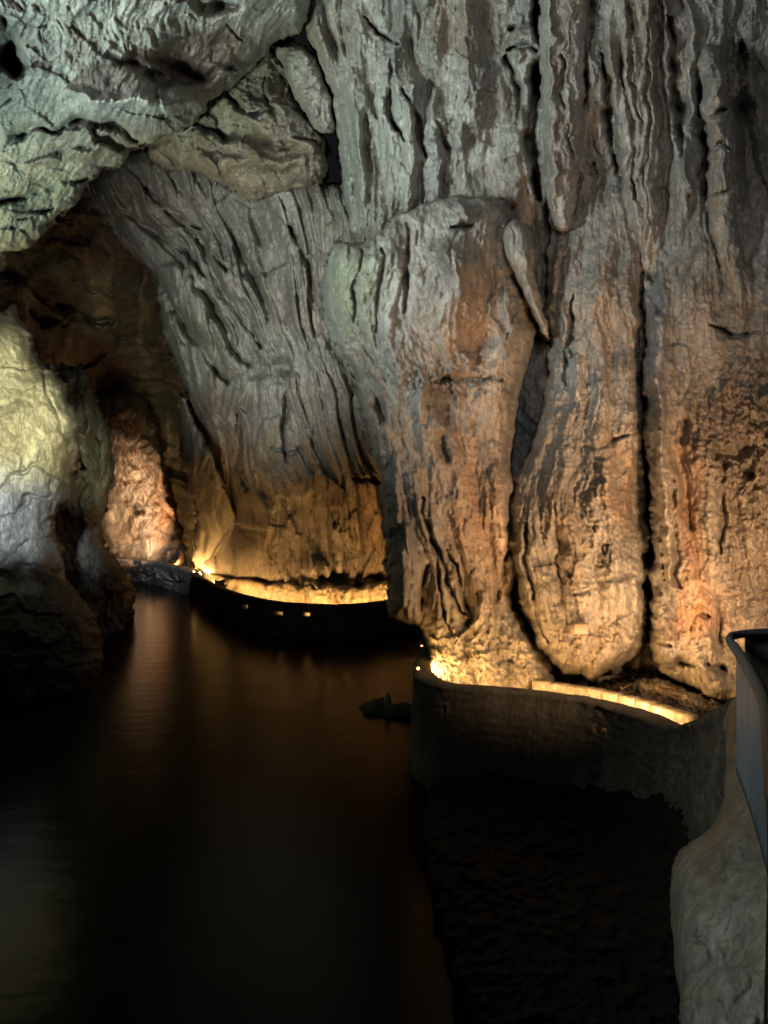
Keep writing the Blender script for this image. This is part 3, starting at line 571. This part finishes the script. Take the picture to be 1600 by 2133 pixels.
# ------------------------------------------------------------------ water
def water_mat():
    m, nt, b = nodes('river_water')
    N = nt.nodes.new; L = nt.links.new
    b.inputs['Base Color'].default_value = (0.006, 0.007, 0.004, 1)
    b.inputs['Roughness'].default_value = 0.21
    b.inputs['IOR'].default_value = 1.33; b.inputs['Specular IOR Level'].default_value = 0.15
    tc = N('ShaderNodeTexCoord'); mp = N('ShaderNodeMapping'); mp.inputs['Scale'].default_value = (0.45, 1.0, 1.0); L(tc.outputs['Object'], mp.inputs['Vector'])
    n = N('ShaderNodeTexNoise'); n.inputs['Scale'].default_value = 2.2; n.inputs['Detail'].default_value = 4; L(mp.outputs[0], n.inputs['Vector'])
    bp = N('ShaderNodeBump'); bp.inputs['Strength'].default_value = 0.22; bp.inputs['Distance'].default_value = 0.05
    L(n.outputs['Fac'], bp.inputs['Height']); L(bp.outputs[0], b.inputs['Normal'])
    return m

raw_mesh('river', [(-40, -4, WATER), (30, -4, WATER), (30, 75, WATER), (-40, 75, WATER)], [(0, 1, 2, 3)], water_mat(), smooth=False)['kind'] = 'structure'

# ------------------------------------------------------------------ walkway: parapets, floor, kerb, light strips
def catmull(P, step=0.06):
    P = [Vector(p) for p in P]; Q = [2 * P[0] - P[1]] + P + [2 * P[-1] - P[-2]]; out = []
    for i in range(1, len(Q) - 2):
        a, b, c, d = Q[i - 1:i + 3]; n = max(2, int((c - b).length / step))
        for k in range(n):
            t = k / n
            out.append(0.5 * ((2 * b) + (c - a) * t + (2 * a - 5 * b + 4 * c - d) * t * t + (3 * b - a - 3 * c + d) * t ** 3))
    out.append(P[-1])
    return out


def on_top(px, py, z=2.3):
    Y = (CAM.z - z) * F / (py - 1066.0)
    return (px - 800.0) / F * Y, Y


def normals(path):
    n = []
    for i in range(len(path)):
        d = path[min(i + 1, len(path) - 1)] - path[max(i - 1, 0)]
        n.append(Vector((d.y, -d.x, 0)).normalized())
    return n


def wall(name, path, side, thick, zbot, zin, holes=(), seed=1, rough=0.02, mat=None, col=(0.17, 0.165, 0.145), nz=30, parent=None, ragged=0.0):
    """a parapet swept along a path of (x, y, ztop): outer face, rounded top, inner face, real weep holes"""
    n = normals(path); m = len(path)
    zt = np.array([p.z for p in path])
    lev = np.concatenate([np.linspace(0, 1, nz)])            # 0 = bottom, 1 = top, same rows outside and inside from zin up
    P = np.array([(p.x, p.y) for p in path]); Nn = np.array([(q.x, q.y) for q in n]) * side
    rows = []
    zl = [zbot + (zin - zbot) * k / 8 for k in range(8)]
    for z in zl: rows.append(('o', z, None))
    for k in range(nz): rows.append(('o', None, k / (nz - 1) * 0.97))
    rows.append(('t', 0.15, 0.995)); rows.append(('t', 0.5, 1.0)); rows.append(('t', 0.85, 0.995))
    for k in range(nz - 1, -1, -1): rows.append(('i', None, k / (nz - 1) * 0.97))
    co = []
    s = np.concatenate([[0], np.cumsum(np.hypot(*np.diff(P, axis=0).T))])
    for kind, a, f in rows:
        z = np.full(m, a) if f is None else zin + (zt - zin) * f
        off = 0.0 if kind == 'o' else (thick if kind == 'i' else thick * a)
        nz_ = rough * 0.55 * fbm(s / 0.16, z / 0.07, seed, 4, 0.65) + rough * 1.2 * perlin(s / 1.3, z / 0.9, seed + 9) + (0.02 if (f is not None and f > 0.93 and kind != 't') else 0)
        if ragged and a == zbot and f is None: z = z + ragged * fbm(s / 0.7, s * 0, seed + 40, 4)
        lean = 0.06 * (zt - z) if kind == 'o' else 0
        xy = P + Nn * (off - nz_ * (1 if kind == 'o' else -1) - lean)[:, None]
        zz = z + (0.012 * fbm(s / 0.4, s * 0 + 3, seed + 3, 3) if kind == 't' else 0)
        co.append(np.column_stack([xy, zz]))
    co = np.array(co); R_ = len(rows)
    cut = np.zeros((R_ - 1, m - 1), bool); extra = []
    def oi(j): return 8 + j
    def ii(j): return 8 + nz + 3 + (nz - 1 - j)
    for (sc, half, z0, z1) in holes:
        i0 = int(np.searchsorted(s, sc - half)); i1 = max(i0 + 1, int(np.searchsorted(s, sc + half)))
        ztop = zt[i0]; j0 = int((z0 - zin) / (ztop - zin) / 0.97 * (nz - 1)); j1 = max(j0 + 1, int(round((z1 - zin) / (ztop - zin) / 0.97 * (nz - 1))))
        cut[oi(j0):oi(j1), i0:i1] = True; cut[ii(j1):ii(j0), i0:i1] = True
        for i in range(i0, i1):
            extra.append((oi(j0) * m + i, oi(j0) * m + i + 1, ii(j0) * m + i + 1, ii(j0) * m + i)); extra.append((oi(j1) * m + i, oi(j1) * m + i + 1, ii(j1) * m + i + 1, ii(j1) * m + i))
        for j in range(j0, j1):
            extra.append((oi(j) * m + i0, oi(j + 1) * m + i0, ii(j + 1) * m + i0, ii(j) * m + i0)); extra.append((oi(j) * m + i1, oi(j + 1) * m + i1, ii(j + 1) * m + i1, ii(j) * m + i1))
    ids = np.arange(R_ * m).reshape(R_, m)
    ok = ~cut
    q = np.stack([ids[:-1, :-1][ok], ids[:-1, 1:][ok], ids[1:, 1:][ok], ids[1:, :-1][ok]], -1)
    if extra: q = np.concatenate([q, np.array(extra)])
    c = np.empty((R_ * m, 3), np.float32); c[:] = col
    ss = np.tile(s, R_); zz = co[..., 2].ravel()
    f = np.clip(fbm(ss / 0.8, zz / 0.5, seed + 50, 4) * 0.9 + 0.2, 0, 1)[:, None]
    c = c * (1 - 0.5 * f) + np.array((0.15, 0.15, 0.12)) * 0.5 * f
    o = raw_mesh(name, co.reshape(-1, 3), q, mat or M_CONC, c, parent)
    NTRI[0] += 2 * len(q)
    return o, s


def strip_mat(name, strength, color):
    m, nt, b = nodes(name)
    b.inputs['Base Color'].default_value = (0.8, 0.75, 0.65, 1)
    b.inputs['Emission Color'].default_value = color + (1,); b.inputs['Emission Strength'].default_value = strength
    return m


def tube(name, path, r, mat, parent=None, n=8, flat=1.0):
    co = []; path = [Vector(p) for p in path]
    for i, p in enumerate(path):
        d = (path[min(i + 1, len(path) - 1)] - path[max(i - 1, 0)]).normalized()
        up = Vector((0, 0, 1)) if abs(d.z) < 0.9 else Vector((1, 0, 0))
        a = d.cross(up).normalized(); b = a.cross(d)
        rr = r(i / max(1, len(path) - 1)) if callable(r) else r
        for k in range(n):
            t = 2 * math.pi * k / n
            co.append(p + a * math.cos(t) * rr + b * math.sin(t) * rr * flat)
    q = []
    for i in range(len(path) - 1):
        for k in range(n):
            q.append((i * n + k, i * n + (k + 1) % n, (i + 1) * n + (k + 1) % n, (i + 1) * n + k))
    m = len(co); co.append(path[0]); co.append(path[-1])
    for k in range(n):
        q.append((m, (k + 1) % n, k, m)) if False else None
    return raw_mesh(name, [tuple(v) for v in co], q, mat, None, parent)


M_LED_NEAR = strip_mat('warm_led_near', 250, WARM)
M_LED_FAR = strip_mat('warm_led_far', 165, WARM)
M_ALU, nt_, b_ = nodes('strip_channel'); b_.inputs['Base Color'].default_value = (0.4, 0.38, 0.34, 1); b_.inputs['Metallic'].default_value = 0.9; b_.inputs['Roughness'].default_value = 0.45


def light_strip(label, path, side, thick, drop, matl, group='warm strip lights along the path'):
    n = normals(path)
    k_ = max(1, len(path) // 70); path = list(path)[::k_] + [path[-1]]; n = normals(path)
    pts = [p + q * side * (thick + 0.045) - Vector((0, 0, drop)) for p, q in zip(path, n)]
    o = tube('light_strip', [p - q * side * 0.02 for p, q in zip(pts, n)], 0.02, M_ALU, None, 6)
    tag(o, label, 'light strip', group)
    tube('diffuser', pts, 0.016, matl, o, 4)
    return o


near_px = [(1404, 1520), (1388, 1511), (1340, 1490), (1300, 1477), (1250, 1463), (1200, 1453), (1150, 1446), (1100, 1440), (1050, 1436), (1000, 1433), (950, 1429), (910, 1423), (885, 1414), (869, 1400), (866, 1380), (872, 1355), (880, 1330), (890, 1306), (900, 1290)]
near = catmull([Vector((*on_top(*p), 2.3)) for p in near_px])
sN = [0.0]
for a, b in zip(near[:-1], near[1:]): sN.append(sN[-1] + (b - a).length)


def s_at(path, ss, px):
    return min(zip(path, ss), key=lambda t: abs(800 + F * t[0].x / t[0].y - px) + (0 if t[0].y < 33 else 100))[1]


wl, _ = wall('parapet', near, 1.0, 0.24, 0.3, 1.28, holes=[(s_at(near, sN, 930), 0.05, 1.86, 1.98), (s_at(near, sN, 1256), 0.11, 1.86, 1.97)], seed=5, rough=0.04)
tag(wl, 'near curved grey concrete parapet along the path with two small lit weep holes', 'parapet wall')
far_px = [(900, 1244), (850, 1247), (812, 1250), (760, 1256), (700, 1259), (640, 1257), (580, 1253), (530, 1245), (490, 1235), (465, 1227), (440, 1216), (420, 1206), (402, 1197)]
far = catmull([Vector((*on_top(*p, 1.85), 1.85)) for p in far_px], 0.1)
sF = [0.0]
for a, b in zip(far[:-1], far[1:]): sF.append(sF[-1] + (b - a).length)
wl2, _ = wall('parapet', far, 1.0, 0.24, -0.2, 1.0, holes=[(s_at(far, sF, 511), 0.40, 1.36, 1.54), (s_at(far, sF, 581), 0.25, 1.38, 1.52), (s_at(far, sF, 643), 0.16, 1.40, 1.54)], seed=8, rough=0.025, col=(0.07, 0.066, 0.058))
tag(wl2, 'far dark parapet with three small lit weep holes below the layered wall', 'parapet wall')


def ribbon(name, path, side, o0, o1, z, mat, col, parent=None):
    n = normals(path); co = []; q = []
    K = 6
    for i, (p, m_) in enumerate(zip(path, n)):
        for k in range(K):
            v = p + m_ * side * (o0 + (o1 - o0) * k / (K - 1)); co.append((v.x, v.y, z + 0.01 * math.sin(i * 0.7 + k)))
    for i in range(len(path) - 1):
        for k in range(K - 1): q.append((i * K + k, i * K + k + 1, (i + 1) * K + k + 1, (i + 1) * K + k))
    c = np.empty((len(co), 3)); c[:] = col
    return raw_mesh(name, co, q, mat, c, parent)


fl = ribbon('walkway', near[::3], 1.0, 0.05, 1.9, 1.3, M_CONC, (0.34, 0.31, 0.26)); fl['kind'] = 'structure'
fl = ribbon('walkway', far[::3], 1.0, 0.05, 1.9, 1.02, M_CONC, (0.34, 0.31, 0.26)); fl['kind'] = 'structure'

rock('shade_shelf', [(884, 1590), (940, 1580), (1100, 1590), (1280, 1596), (1400, 1600), (1500, 1600), (1540, 2260), (1040, 2260), (985, 2130), (950, 1990), (915, 1880), (890, 1780), (880, 1690)],
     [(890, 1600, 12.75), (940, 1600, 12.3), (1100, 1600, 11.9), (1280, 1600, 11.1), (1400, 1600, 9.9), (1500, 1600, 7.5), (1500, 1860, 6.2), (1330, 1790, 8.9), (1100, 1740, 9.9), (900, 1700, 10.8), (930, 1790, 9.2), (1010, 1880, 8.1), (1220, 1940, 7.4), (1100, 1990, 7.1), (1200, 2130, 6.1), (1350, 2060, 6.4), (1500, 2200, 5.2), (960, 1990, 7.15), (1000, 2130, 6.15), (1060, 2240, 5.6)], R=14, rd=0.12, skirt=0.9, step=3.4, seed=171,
     base=np.array((0.012, 0.0115, 0.0105)), mottle=0.0, mat=M_CONC, layers=[('isob', 90, 50, 0.10), ('iso', 30, 20, 0.05), ('iso', 10, 9, 0.02)], edge=(22, 70), kind='structure')  # shelf widened to cover the pillars' reflection, darkness put into its colour
light_strip('warm strip light behind the near curved parapet', near[8:], 1.0, 0.24, 0.10, M_LED_NEAR)
light_strip('warm strip light behind the far dark parapet', far, 1.0, 0.24, 0.10, M_LED_FAR)

M_LENS = strip_mat('lamp_lens', 14, WARM)
def path_lamp(p, aim, label, r=0.024):
    o = tube('path_lamp', [p - Vector(aim) * 0.12, p], r, M_ALU, None, 12); tag(o, label, 'lamp', 'small lamps along the path')
    a = [p + Vector(aim) * (r * 0.55 * t) for t in (0, .35, .7, .9, 1)]
    tube('lens', a, lambda t: r * 0.95 * math.sqrt(max(0.02, 1 - t * t)), M_LENS, o, 12)
path_lamp(at(871, 1392, 12.95), (0.3, -0.9, 0.2), 'small lamp at the outer corner of the near parapet, the nearer of two')
path_lamp(at(879, 1346, 15.6), (0.2, -0.95, 0.2), 'small lamp on the near parapet bend, the farther one of two')
path_lamp(at(404, 1190, 38.4), (0.1, -0.95, 0.2), 'small far lamp where the pale ledge meets the dark parapet', 0.05)

# kerb of stone blocks on the rock side of the path
kerb = catmull([at(1432, 1492, 10.95), at(1380, 1474, 11.35), at(1320, 1456, 11.85), at(1250, 1440, 12.35), at(1180, 1428, 12.75), at(1108, 1419, 13.05)], 0.23)
kr = empty('kerb', kerb[0]); tag(kr, 'curved kerb of pale stones lit gold along the path below the pillars', 'kerb')
for a, b in zip(kerb[:-1], kerb[1:]):
    d = (b - a); L_ = d.length - 0.005; d.normalize(); nrm = Vector((d.y, -d.x, 0)).normalized()
    zt = a.z + random.uniform(-0.006, 0.006); zb = 1.45; dep = 0.22; f0 = random.uniform(-0.006, 0.006)
    c = []
    for (u_, w_, z_) in ((0, 0, zb), (1, 0, zb), (1, 1, zb), (0, 1, zb), (0.03, 0.06, zt), (0.97, 0.06, zt), (0.97, 0.94, zt), (0.03, 0.94, zt), (0, 0, zt - 0.025), (1, 0, zt - 0.025), (1, 1, zt - 0.025), (0, 1, zt - 0.025)):
        v = a + d * (u_ * L_) - nrm * (f0 - 0.0) + nrm * (w_ * dep)
        c.append((v.x - kr.location.x, v.y - kr.location.y, z_ + (b.z - a.z) * u_ - kr.location.z))
    qq = [(0, 1, 9, 8), (1, 2, 10, 9), (2, 3, 11, 10), (3, 0, 8, 11), (8, 9, 5, 4), (9, 10, 6, 5), (10, 11, 7, 6), (11, 8, 4, 7), (4, 5, 6, 7)]
    g = random.uniform(0.92, 1.06)
    raw_mesh('kerb_stone', c, qq, M_CONC, np.tile(np.array((0.42 * g, 0.38 * g, 0.31 * g)), (12, 1)), kr, smooth=False)

# stair wall climbing from the parapet towards the visitor
stair = catmull([Vector((*on_top(1392, 1513), 2.32)), Vector((3.42, 8.9, 2.58)), Vector((3.22, 7.8, 2.98)), Vector((3.02, 6.7, 3.42)), Vector((2.75, 5.6, 3.85)), Vector((2.35, 4.4, 4.2))], 0.05)
sw, _ = wall('stair_wall', stair, -1.0, 0.5, -0.6, 1.0, seed=14, rough=0.07, nz=40, col=(0.2, 0.195, 0.165))
tag(sw, 'rough dark masonry stair wall rising towards the blue panel', 'stair wall')

# far ledge and rubble bank
led = catmull([Vector((*on_top(x_, y_, 1.9), 1.9)) for x_, y_ in ((398, 1192), (360, 1181), (310, 1170), (250, 1163), (200, 1160))], 0.28)
lo, _ = wall('ledge_wall', led, 1.0, 0.8, 0.3, 1.0, seed=18, rough=0.05, nz=10, col=(0.62, 0.63, 0.66))
tag(lo, 'pale far ledge crossing behind the rubble at the river bend', 'ledge')
rock('rubble_bank', [(236, 1180), (280, 1176), (340, 1189), (400, 1203), (440, 1212), (468, 1216), (464, 1228), (446, 1236), (452, 1262), (446, 1304), (420, 1294), (390, 1276), (350, 1262), (310, 1252), (270, 1250), (230, 1252)],
     [(240, 1190, 42), (330, 1198, 37.5), (400, 1212, 34.0), (465, 1222, 27.6), (446, 1300, 34.2), (400, 1280, 37.2), (345, 1262, 40.5), (290, 1250, 43.0)], R=14, rd=0.8, skirt=2, step=2.0, fs=FS, seed=151, mat=M_FAR, base=np.array((0.24, 0.21, 0.17)),
     layers=[('isob', 34, 16, 0.5), ('rid', 14, 12, 0.25), ('iso', 8, 6, 0.12)], tints=[(345, 1212, 30, 14, WHITE, 0.8), (290, 1195, 30, 10, PALE, 0.5)],
     label='dark rubble bank with pale crust below the far ledge', cat='rubble bank')
light_strip('warm strip light at the foot of the far veined rock', [p + Vector((0, 0.9, -0.15)) for p in led], 1.0, 0.7, 0.0, strip_mat('warm_led_distant', 300, WARM))
light_strip('short warm strip light linking the far ledge and dark parapet', [far[-1] + (led[0] - far[-1]) * k / 6 + Vector((0.3, 0.3, 0)) for k in range(7)], 1.0, 0.0, 0.0, M_LED_FAR)

# ------------------------------------------------------------------ stones in the river by the parapet corner
def stone(name, px, py, Y, sx, sy, sz, seed, col, label):
    n1, n2 = 26, 16; co = []; base = at(px, py, Y)
    for j in range(n2 + 1):
        for i in range(n1):
            th, ph = 2 * math.pi * i / n1, math.pi * j / n2
            v = Vector((math.sin(ph) * math.cos(th), math.sin(ph) * math.sin(th), math.cos(ph)))
            co.append(v)
    A = np.array([tuple(v) for v in co])
    d = 1 + 0.4 * fbm(A[:, 0] * 1.3 + A[:, 2], A[:, 1] * 1.3 - A[:, 2] * .7, seed, 4)
    A = A * d[:, None] * np.array((sx, sy, sz)) + np.array(tuple(base))
    q = [(j * n1 + i, j * n1 + (i + 1) % n1, (j + 1) * n1 + (i + 1) % n1, (j + 1) * n1 + i) for j in range(n2) for i in range(n1)]
    return tag(raw_mesh(name, A, q, M_ROCK, np.tile(np.array(col), (len(A), 1))), label, 'stone')

stone('river_stone', 788, 1480, 17.0, 0.38, 0.35, 0.22, 3, (0.06, 0.055, 0.05), 'dark rounded stone in the water left of the pale upright stone')
stone('river_stone', 836, 1487, 16.7, 0.36, 0.35, 0.24, 9, (0.06, 0.055, 0.05), 'dark stone in the water between pale upright stone and parapet corner')
stone('river_stone', 808, 1468, 16.9, 0.075, 0.11, 0.24, 13, (0.72, 0.62, 0.5), 'pale narrow upright stone standing in the water by the parapet corner')

# ------------------------------------------------------------------ driftwood and litter in the dark hollow above the kerb
M_TWIG, nt_, b_ = nodes('dry_twig'); b_.inputs['Base Color'].default_value = (0.16, 0.115, 0.075, 1); b_.inputs['Roughness'].default_value = 0.8
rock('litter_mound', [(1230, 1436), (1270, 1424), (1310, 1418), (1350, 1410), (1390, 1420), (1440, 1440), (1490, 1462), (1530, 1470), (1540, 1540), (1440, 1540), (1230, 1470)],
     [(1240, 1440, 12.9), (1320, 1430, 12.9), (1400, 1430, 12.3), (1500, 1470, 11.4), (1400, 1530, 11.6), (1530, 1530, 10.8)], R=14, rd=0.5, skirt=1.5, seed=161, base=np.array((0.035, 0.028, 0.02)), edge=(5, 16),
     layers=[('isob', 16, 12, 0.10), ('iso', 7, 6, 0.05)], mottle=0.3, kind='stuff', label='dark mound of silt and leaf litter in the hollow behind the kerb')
rt = random.Random(5)
for k in range(16):
    px_ = rt.uniform(1290, 1520); py_ = 1425 + max(0, px_ - 1390) * 0.3 + rt.uniform(0, 22); Yd = 12.65 - max(0, px_ - 1330) * 0.0068
    p = at(px_, py_, Yd); L_ = rt.uniform(0.14, 0.42); an = rt.uniform(-0.5, 1.1) * (1 if rt.random() < .6 else -1); dv = Vector((math.cos(an), rt.uniform(-.5, .1), math.sin(an) * 0.8)).normalized()
    pts = [p + dv * L_ * t + Vector((rt.uniform(-.012, .012), 0, rt.uniform(-.015, .015))) for t in (0, .25, .5, .75, 1)]
    o = tube('twig', pts, lambda t: 0.011 * (1.1 - t), M_TWIG, None, 6)
    tag(o, 'thin dry twig lying in the litter of the hollow behind the kerb', 'twig', 'twigs in the litter behind the kerb')

# small plaque on the middle pillar
M_PLQ, nt_, b_ = nodes('plaque_stone'); b_.inputs['Base Color'].default_value = (0.33, 0.27, 0.21, 1); b_.inputs['Roughness'].default_value = 0.8
c0 = at(1211, 1310, 12.52); co = []
for (dx, dy, dz) in [(sx_ * .115 * k_, yy_, sz_ * .082 * k_) for (k_, yy_) in ((1.0, .25), (1.0, .012), (.93, 0)) for (sx_, sz_) in ((-1, -1), (1, -1), (1, 1), (-1, 1))]:
    co.append((c0.x + dx, c0.y + dy, c0.z + dz))
q = [(8, 9, 10, 11)] + [(r_ * 4 + k, r_ * 4 + (k + 1) % 4, r_ * 4 + 4 + (k + 1) % 4, r_ * 4 + 4 + k) for r_ in (0, 1) for k in range(4)]
tag(raw_mesh('plaque', co, q, M_PLQ, smooth=False), 'small blank pale plaque low on the broad middle pillar', 'plaque')

# ------------------------------------------------------------------ blue panelled parapet beside the visitor
M_PAN, nt_, b_ = nodes('painted_sheet'); N = nt_.nodes.new; L = nt_.links.new
tc = N('ShaderNodeTexCoord'); mp = N('ShaderNodeMapping'); mp.inputs['Scale'].default_value = (5, 5, 0.7); L(tc.outputs['Object'], mp.inputs['Vector'])
nz = N('ShaderNodeTexNoise'); nz.inputs['Scale'].default_value = 3; nz.inputs['Detail'].default_value = 6; L(mp.outputs[0], nz.inputs['Vector'])
cr = N('ShaderNodeValToRGB'); cr.color_ramp.elements[0].position = 0.3; cr.color_ramp.elements[0].color = (0.10, 0.15, 0.20, 1); cr.color_ramp.elements[1].position = 0.72; cr.color_ramp.elements[1].color = (0.22, 0.28, 0.33, 1)
L(nz.outputs['Fac'], cr.inputs['Fac']); L(cr.outputs[0], b_.inputs['Base Color']); b_.inputs['Roughness'].default_value = 0.45; b_.inputs['Metallic'].default_value = 0.2
M_RAIL, nt_, b_ = nodes('worn_rail'); N = nt_.nodes.new; L = nt_.links.new
nz = N('ShaderNodeTexNoise'); nz.inputs['Scale'].default_value = 18; nz.inputs['Detail'].default_value = 5
cr = N('ShaderNodeValToRGB'); cr.color_ramp.elements[0].color = (0.05, 0.056, 0.06, 1); cr.color_ramp.elements[1].color = (0.11, 0.115, 0.118, 1)
L(nz.outputs['Fac'], cr.inputs['Fac']); L(cr.outputs[0], b_.inputs['Base Color']); b_.inputs['Roughness'].default_value = 0.5; b_.inputs['Metallic'].default_value = 0.1
M_DARKPAN, nt_, b_ = nodes('dark_sheet'); b_.inputs['Base Color'].default_value = (0.09, 0.08, 0.07, 1); b_.inputs['Roughness'].default_value = 0.5

ZR = 4.5
rail = catmull([Vector((*on_top(x_, y_, ZR), ZR)) for x_, y_ in ((1529, 1346), (1548, 1374), (1572, 1415), (1594, 1466), (1608, 1560), (1626, 1760), (1632, 2000), (1636, 2300))], 0.03)
pr = empty('panelled_parapet', (rail[0].x, rail[0].y, 3.4)); tag(pr, 'blue grey sheet clad parapet with brown handrail at the right edge', 'parapet')
def child(o):
    o.parent = pr; o.matrix_parent_inverse = pr.matrix_world.inverted(); return o
bpy.context.view_layer.update()
child(tube('handrail', rail, 0.018, M_RAIL, None, 12))
# return of the rail turning right across the end of the platform
ret = catmull([rail[0], rail[0] + Vector((0.02, 0.08, 0.012)), rail[0] + Vector((0.10, 0.16, 0.02)), rail[0] + Vector((0.4, 0.22, 0.022)), rail[0] + Vector((1.3, 0.26, 0.022))], 0.03)
child(tube('handrail', ret, 0.016, M_RAIL, None, 12))
def sheet(name, path, z0, z1, th, mat, off=0.0, bow=0.0):
    n = normals(path); co = []; K = 14
    for p, m_ in zip(path, n):
        for side in (0, 1):
            for k in range(K):
                f = k / (K - 1); zz0 = z0(p) if callable(z0) else z0
                v = p + m_ * (off + side * th + bow * math.sin(f * math.pi)); co.append((v.x, v.y, zz0 + (z1 - zz0) * f))
    q = []; W = 2 * K
    for i in range(len(path) - 1):
        for k in range(K - 1):
            q.append((i * W + k, i * W + k + 1, (i + 1) * W + k + 1, (i + 1) * W + k)); q.append((i * W + K + k, i * W + K + k + 1, (i + 1) * W + K + k + 1, (i + 1) * W + K + k))
        for k in (0, K - 1): q.append((i * W + k, i * W + K + k, (i + 1) * W + K + k, (i + 1) * W + k))
    for i in (0, len(path) - 1):
        for k in range(K - 1): q.append((i * W + k, i * W + k + 1, i * W + K + k + 1, i * W + K + k))
    return child(raw_mesh(name, co, q, mat))
sheet('panel', rail, lambda p: 4.03 + 0.0 * p.y, ZR - 0.025, 0.004, M_PAN, -0.012)
k0 = 0
segs = [ret[i] for i in range(6, len(ret))]
for i in range(5):
    a = int(len(segs) * i / 5); b = int(len(segs) * (i + 1) / 5)
    sheet('inner_panel', [p + Vector((0, 0.004 * (i % 2), 0)) for p in segs[a:b + 1]], 4.0, ZR + 0.006, 0.012, M_DARKPAN, 0.0)
for i in (len(rail) // 2, 3 * len(rail) // 4):
    p = rail[i]
    child(tube('post', [p + Vector((0.03, 0, -1.1)), p + Vector((0.03, 0, -0.02))], 0.018, M_RAIL, None, 10))

# the visitor's platform behind that parapet
edge_ = [p for p in rail if p.y < 2.3][::4]
co = []; q = []
for p in edge_:
    for k in range(6):
        x_ = p.x + 0.06 + (3.6 - p.x) * k / 5
        co.append((x_, p.y, 3.3 + 0.006 * math.sin(7 * x_ + 5 * p.y)))
for i in range(len(edge_) - 1):
    for k in range(5): q.append((i * 6 + k, i * 6 + k + 1, i * 6 + k + 7, i * 6 + k + 6))
n_ = len(co); co += [(x, y, 3.12) for x, y, z in co]
q += [(i * 6 + n_, i * 6 + 6 + n_, i * 6 + 6, i * 6) for i in range(len(edge_) - 1)] + [(k + n_, k, k + 1, k + 1 + n_) for k in range(5)]
raw_mesh('platform', co, q, M_CONC, np.tile(np.array((0.2, 0.19, 0.17)), (len(co), 1)), smooth=False)['kind'] = 'structure'

print('TRIS', NTRI[0])
